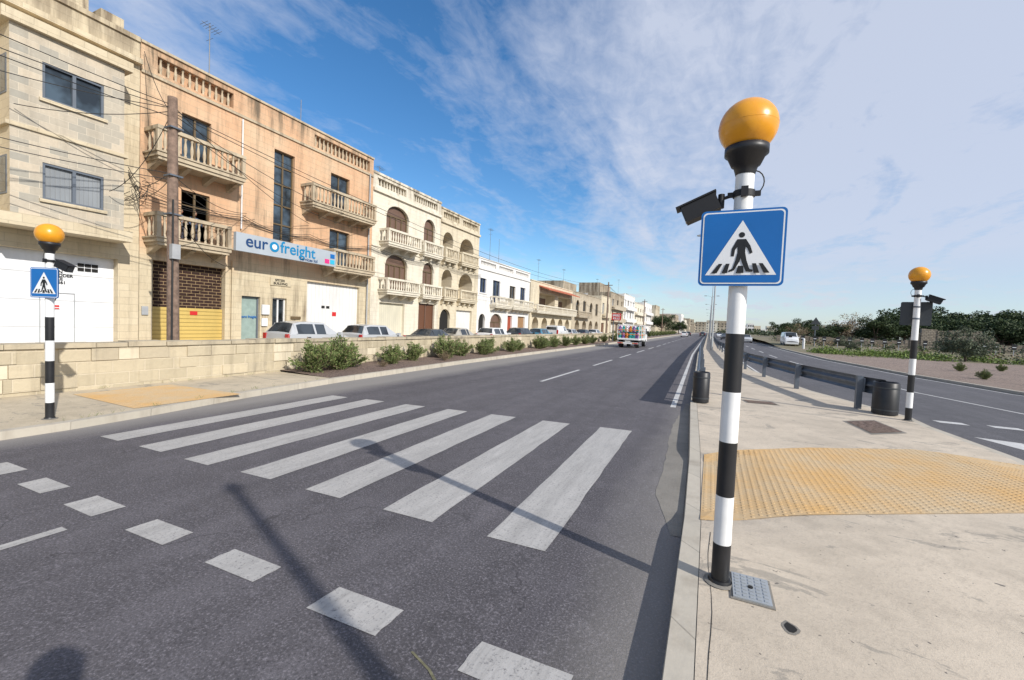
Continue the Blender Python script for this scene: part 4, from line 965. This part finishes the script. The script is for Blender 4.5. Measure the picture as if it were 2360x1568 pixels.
car('parked_car',-17,42.0,4.2,blue,'hatch'); car('parked_car',-17,47.5,4.4,white,'van',Hh=1.8); car('parked_car',-17,53,4.2,silver,'hatch'); car('parked_car',-17,59,4.3,dark,'sedan'); car('parked_car',-17,66,4.2,white,'hatch')
car('parked_car',-16.4,.6,3.9,lblue,'sedan',Hh=1.42,z=-.2)
car('white_van',9.8,72,4.4,white,'van',rz=R(180),z=.12,Hh=1.95); 
car('car',-2.6,150,4.1,dark,'hatch',z=0); car('car',-3,190,4.1,white,'hatch',z=0); car('car',-6.9,128,4.1,white,'hatch',z=-.1); car('car',-7.3,160,4.1,dark,'hatch',z=-.1)
car('car',2.8,110,4.1,dark,'hatch',z=0,rz=R(180)); car('car',5.9,92,4.1,silver,'sedan',z=0,rz=R(180)); car('car',2.4,150,4.1,white,'hatch',z=0,rz=R(180)); car('car',5.4,130,4.1,blue,'hatch',z=0,rz=R(180))

T=empty('gas_bottle_truck',(-7.35,42.6,-.17)); m=MB(); mOr=M('orange_paint',(.6,.2,.04),.5); mTeal=M('teal_bottle',(.04,.35,.33),.4); mPur=M('purple_bottle',(.25,.12,.35),.4)
m.box(-1.03,1.03,0,4.4,.78,.95,mWhiteP); m.box(-.4,.4,0,6.2,.45,.78,mSignBack); m.box(-1.03,1.03,-.03,.0,.80,.93,mWhiteP)
m.box(-1.0,1.0,-.08,-.02,.40,.56,mWhiteP)
for s in(1,-1):
    x0,x1=sorted((s*.62,s*.98)); m.box(x0,x1,-.1,-.081,.43,.53,mLens); x0,x1=sorted((s*.45,s*.61)); m.box(x0,x1,-.1,-.081,.43,.53,mOr)
    for yy in (1.0,5.2): m.tube((s*.62,yy,.40),(s*.95,yy,.40),.40,.40,mTyre,20); m.tube((s*.951,yy,.40),(s*.96,yy,.40),.22,.22,mRim,14)
    x0,x1=sorted((s*.55,s*.98)); m.box(x0,x1,.42,.45,.15,.75,mDark)
    for yy in (0.02,1.45,2.9,4.3): m.box(*sorted((s*1.0,s*1.05)),yy,yy+.06,.95,2.25,mWhiteP)
    for z_ in (1.25,1.75,2.2): m.box(*sorted((s*1.005,s*1.04)),.08,4.3,z_,z_+.06,mWhiteP if z_>1.5 else mOr)
m.box(-.26,.26,-.1,-.08,.60,.71,mPlate)
for z_ in (1.3,1.72): m.box(-1.0,1.0,.0,.04,z_,z_+.07,mOr)
m.box(-1.0,1.0,.0,.04,2.2,2.26,mWhiteP)
for r_ in range(8):
    for c_ in range(6):
        for l_ in range(2):
            x=-.82+c_*.33; y=.26+r_*.5; z_=.96+l_*.62; mt=[mTeal,mPur,mOr,mTeal][(r_+c_+l_)%4] if l_==0 else [mPur,mTeal,mWhiteP,mOr][(r_*2+c_)%4]
            m.lathe((x,y,z_),[(.14,0),(.15,.03),(.15,.42),(.11,.5),(.05,.53),(.05,.58)],mt,10)
m.prism([(4.5,.6),(6.3,.6),(6.35,1.2),(6.1,2.1),(4.6,2.15),(4.5,1.9)],'x',-.95,.95,mWhiteP); m.box(-.7,.7,4.47,4.499,1.4,1.95,mGlass)
for s in (1,-1): m.box(*sorted((s*.951,s*.955)),5.0,5.9,1.35,1.95,mGlass); m.box(*sorted((s*.97,s*1.15)),6.0,6.06,1.3,1.7,mDark)
m.obj('body',T)

# ------------------------------------------------------------------ people
mSkin=M('skin',(.42,.25,.17),.5,.06); mHair=M('hair',(.03,.02,.015),.7); mShirt=M('shirt_blue',(.10,.14,.22),.8); mShirt2=M('shirt_white',(.55,.55,.57),.8); mTrous=M('trousers',(.05,.05,.07),.9); mShoe=M('shoes',(.03,.03,.03),.6)
def skin(name,verts,edges,rad,mat,parent,root=0,sub=2):
    me=bpy.data.meshes.new(name); me.from_pydata(verts,edges,[]); me.materials.append(mat)
    o=bpy.data.objects.new(name,me); COL.objects.link(o); o.parent=parent
    md_=o.modifiers.new('s','SKIN'); md_.use_smooth_shade=True
    for i,v in enumerate(me.skin_vertices[0].data):
        v.radius=rad[i] if isinstance(rad[i],tuple) else (rad[i],rad[i]); v.use_root=(i==root)
    s=o.modifiers.new('u','SUBSURF'); s.levels=sub; s.render_levels=sub; return o
def person(loc,rz,hands,shirt,name='person',elb=.10):
    e=empty(name,loc,rz)
    hl,hr=hands
    V=[(0,0,.95),(0,-.01,1.12),(0,0,1.32),(0,-.01,1.46),(-.19,0,1.43),(.19,0,1.43)]; Ed=[(0,1),(1,2),(2,3),(3,4),(3,5)]; Rd=[(.16,.11),(.14,.10),(.17,.12),(.07,.07),.065,.065]
    for s,h,sh in ((-1,hl,4),(1,hr,5)):
        S0=Vector(V[sh]); Hh=Vector(h); mid=(S0+Hh)/2+Vector((s*elb,-.03,-.12)); V+= [tuple(mid),tuple(Hh)]; i=len(V); Ed+=[(sh,i-2),(i-2,i-1)]; Rd+=[.048,.034]
    skin('torso_and_arms',V,Ed,Rd,shirt,e)
    skin('legs',[(0,0,.95),(-.1,0,.88),(.1,0,.88),(-.11,.02,.48),(.11,.02,.48),(-.12,0,.08),(.12,0,.08)],[(0,1),(0,2),(1,3),(2,4),(3,5),(4,6)],[(.15,.11),.095,.095,.065,.065,.045,.045],mTrous,e)
    for s in (-1,1): skin('shoe',[(s*.12,-.06,.045),(s*.125,.06,.045),(s*.13,.18,.035)],[(0,1),(1,2)],[.045,.048,.035],mShoe,e)
    skin('neck',[(0,0,1.44),(0,.01,1.56)],[(0,1)],[.058,.055],mSkin,e)
    h=MB(); n=20
    vs=[];fs=[];rings=14
    for i in range(rings+1):
        a=math.pi*i/rings; z=1.65+.125*math.cos(a); r_=math.sin(a)
        for k in range(n):
            t=2*math.pi*k/n; x=.075*r_*math.cos(t)*(1-.18*ss(1.62,1.53,z) if z<1.62 else 1); y=.095*r_*math.sin(t)+.01
            vs.append((x,y,z))
    for i in range(rings):
        for k in range(n): fs.append((i*n+k,i*n+(k+1)%n,(i+1)*n+(k+1)%n,(i+1)*n+k))
    h.geo(vs,fs,mSkin,True)
    for s in (-1,1):
        h.lathe((s*.03,.093,1.655),[(.001,-.01),(.012,0),(.001,.01)],mSignWhite,8); h.lathe((s*.03,.100,1.655),[(.001,-.006),(.006,0),(.001,.006)],mHair,8)
        h.lathe((s*.078,0,1.645),[(.001,-.03),(.014,-.01),(.016,.015),(.001,.03)],mSkin,8); h.box(s*.03-.014,s*.03+.014,.098,.106,1.678,1.684,mHair)
    h.tube((0,.098,1.66),(0,.122,1.63),.006,.012,mSkin,8); h.box(-.022,.022,.094,.102,1.588,1.596,mRed)
    h.lathe((0,-.012,0),[(.088,1.66),(.092,1.70),(.080,1.745),(.05,1.78),(.001,1.79)],mHair,20); h.obj('head',e)
    for s,hd_ in ((-1,Vector(hl)),(1,Vector(hr))):
        d_=Vector((0,.05,.045)); skin('palm',[tuple(hd_),tuple(hd_+d_*.8),tuple(hd_+d_*1.3)],[(0,1),(1,2)],[.026,(.036,.018),(.036,.016)],mSkin,e)
        b0=hd_+d_*1.3
        for i in range(4):
            o_=Vector((s*(-.03+.02*i),0,0)); L=[.9,1.05,1,.8][i]
            skin('finger',[tuple(b0+o_),tuple(b0+o_+Vector((0,.012,.028))*L),tuple(b0+o_+Vector((0,.015,.045))*L)],[(0,1),(1,2)],[.0095,.0085,.007],mSkin,e,sub=1)
        skin('thumb',[tuple(hd_+d_*.4+Vector((-s*.02,0,0))),tuple(hd_+d_*.7+Vector((-s*.05,.01,.0))),tuple(hd_+d_*.9+Vector((-s*.055,.03,.02)))],[(0,1),(1,2)],[.012,.010,.008],mSkin,e,sub=1)
    return e
pe=person((.125,-.12,.13),R(25),((-.13,-.03,1.47),(.13,-.03,1.47)),mShirt,'photographer',elb=.17); pe.scale=(1.11,1.11,1.11)
cm=MB(); cm.box(-.075,.075,.045,.09,1.46,1.56,mBlackP); cm.box(-.03,.03,.05,.085,1.561,1.595,mBlackP); cm.tube((0,.091,1.505),(0,.115,1.505),.034,.036,mBlackP,20); cm.obj('handheld_camera',pe)
person((-21.75,11.15,3.75+.75),R(-60),((-.15,.25,1.12),(.2,.22,1.1)),mShirt2); person((-21.65,11.68,4.5),R(-80),((-.2,.25,1.1),(.2,.25,1.1)),mShirt)

# ------------------------------------------------------------------ world, sun, camera
sd=Vector((.942,-.335,0)).normalized(); el=R(32.5)
SV=Vector((sd.x*math.cos(el),sd.y*math.cos(el),math.sin(el)))
sun=bpy.data.lights.new('sun','SUN'); sun.energy=4.7; sun.angle=R(.6); sun.color=(1,.955,.88)
so=bpy.data.objects.new('sun',sun); COL.objects.link(so); so.rotation_euler=SV.to_track_quat('Z','Y').to_euler()
W=bpy.data.worlds.new('World'); scene.world=W; W.use_nodes=True; nt=W.node_tree; bg=nt.nodes['Background']
sky=nt.nodes.new('ShaderNodeTexSky'); sky.sky_type='NISHITA'; sky.sun_disc=False; sky.sun_elevation=el; sky.sun_rotation=math.atan2(sd.x,sd.y); sky.air_density=1.0; sky.dust_density=.4; sky.ozone_density=3.0
hs=nt.nodes.new('ShaderNodeHueSaturation'); hs.inputs['Saturation'].default_value=1.25; hs.inputs['Value'].default_value=1.15; nt.links.new(sky.outputs[0],hs.inputs['Color'])
tc=nt.nodes.new('ShaderNodeTexCoord'); sp=nt.nodes.new('ShaderNodeSeparateXYZ'); nt.links.new(tc.outputs['Generated'],sp.inputs[0])
def mth(op,a,b=None,c=None,clamp=False):
    n=nt.nodes.new('ShaderNodeMath'); n.operation=op; n.use_clamp=clamp
    for i,v in enumerate((a,b,c)):
        if v is None: continue
        if hasattr(v,'is_output'): nt.links.new(v,n.inputs[i])
        else: n.inputs[i].default_value=v
    return n.outputs[0]
def dot(v):
    n=nt.nodes.new('ShaderNodeVectorMath'); n.operation='DOT_PRODUCT'; nt.links.new(tc.outputs['Generated'],n.inputs[0]); n.inputs[1].default_value=Vector(v).normalized(); return n.outputs['Value']
zz=mth('ADD',mth('MAXIMUM',sp.outputs[2],0.0),.10)
cx=mth('DIVIDE',sp.outputs[0],zz); cy=mth('DIVIDE',sp.outputs[1],zz)
cv=nt.nodes.new('ShaderNodeCombineXYZ'); nt.links.new(cx,cv.inputs[0]); nt.links.new(cy,cv.inputs[1])
def cmap(sx,sy,off=(0,0,0)):
    mp=nt.nodes.new('ShaderNodeMapping'); mp.inputs['Scale'].default_value=(sx,sy,1); mp.inputs['Location'].default_value=off
    nt.links.new(cv.outputs[0],mp.inputs['Vector']); return mp.outputs[0]
big=noise(nt,cmap(.75,.4,(3.1,1.7,0)),1.0,3,.5,.3)
str_=noise(nt,cmap(2.1,.8,(.4,0,0)),1.2,7,.58,.8)
fine=noise(nt,cmap(9,6),1.5,5,.65,.5)
dens=mth('ADD',mth('ADD',mth('MULTIPLY',big,.45),mth('MULTIPLY',str_,.72)),mth('MULTIPLY',fine,.26))
dens=mth('ADD',dens,ramp(nt,sp.outputs[0],-.60,.10,0,.20))
dens=mth('ADD',dens,ramp(nt,sp.outputs[0],-.15,.45,0,.14))
dens=mth('ADD',dens,ramp(nt,dot((-.81,.375,.44)),.94,1.0,0,.12))
dens=mth('SUBTRACT',dens,ramp(nt,dot((-.60,.60,.54)),.95,1.0,0,.20))
dens=mth('SUBTRACT',dens,ramp(nt,dot((-.45,.88,.10)),.95,1.0,0,.14))
cf=ramp(nt,dens,.64,.98,0,.86)
cf=mth('MULTIPLY',cf,ramp(nt,sp.outputs[2],.02,.15,.3,1))
col=mix(nt,cf,hs.outputs[0],(4.6,5.0,6.0))
mp=nt.nodes.new('ShaderNodeMapping'); mp.inputs['Scale'].default_value=(14,14,46); nt.links.new(tc.outputs['Generated'],mp.inputs['Vector'])
cum=ramp(nt,noise(nt,mp.outputs[0],1.0,5,.6),.52,.62,0,.8)
band=mth('MULTIPLY',ramp(nt,sp.outputs[2],.015,.035),ramp(nt,sp.outputs[2],.15,.06))
col=mix(nt,mth('MULTIPLY',cum,band),col,(4.9,5.1,5.7))
hz=ramp(nt,sp.outputs[2],0,.10,.4,0)
col=mix(nt,hz,col,(3.4,4.5,5.9))
nt.links.new(col,bg.inputs['Color']); bg.inputs['Strength'].default_value=.14
try:
    W.cycles.sampling_method='MANUAL'; W.cycles.sample_map_resolution=256
except Exception: pass

cam=bpy.data.cameras.new('camera'); co=bpy.data.objects.new('camera',cam); COL.objects.link(co)
cam.sensor_width=36; cam.lens=986.6/2360*36; cam.clip_start=.02; cam.clip_end=9000
rt=Vector((.9053,.4225,.042)).normalized(); bk=Vector((.4210,-.9061,.040)); bk=(bk-rt*bk.dot(rt)).normalized(); up=bk.cross(rt)
Mx=Matrix((( rt.x,up.x,bk.x,0),(rt.y,up.y,bk.y,0),(rt.z,up.z,bk.z,1.8),(0,0,0,1)))
co.matrix_world=Mx; scene.camera=co
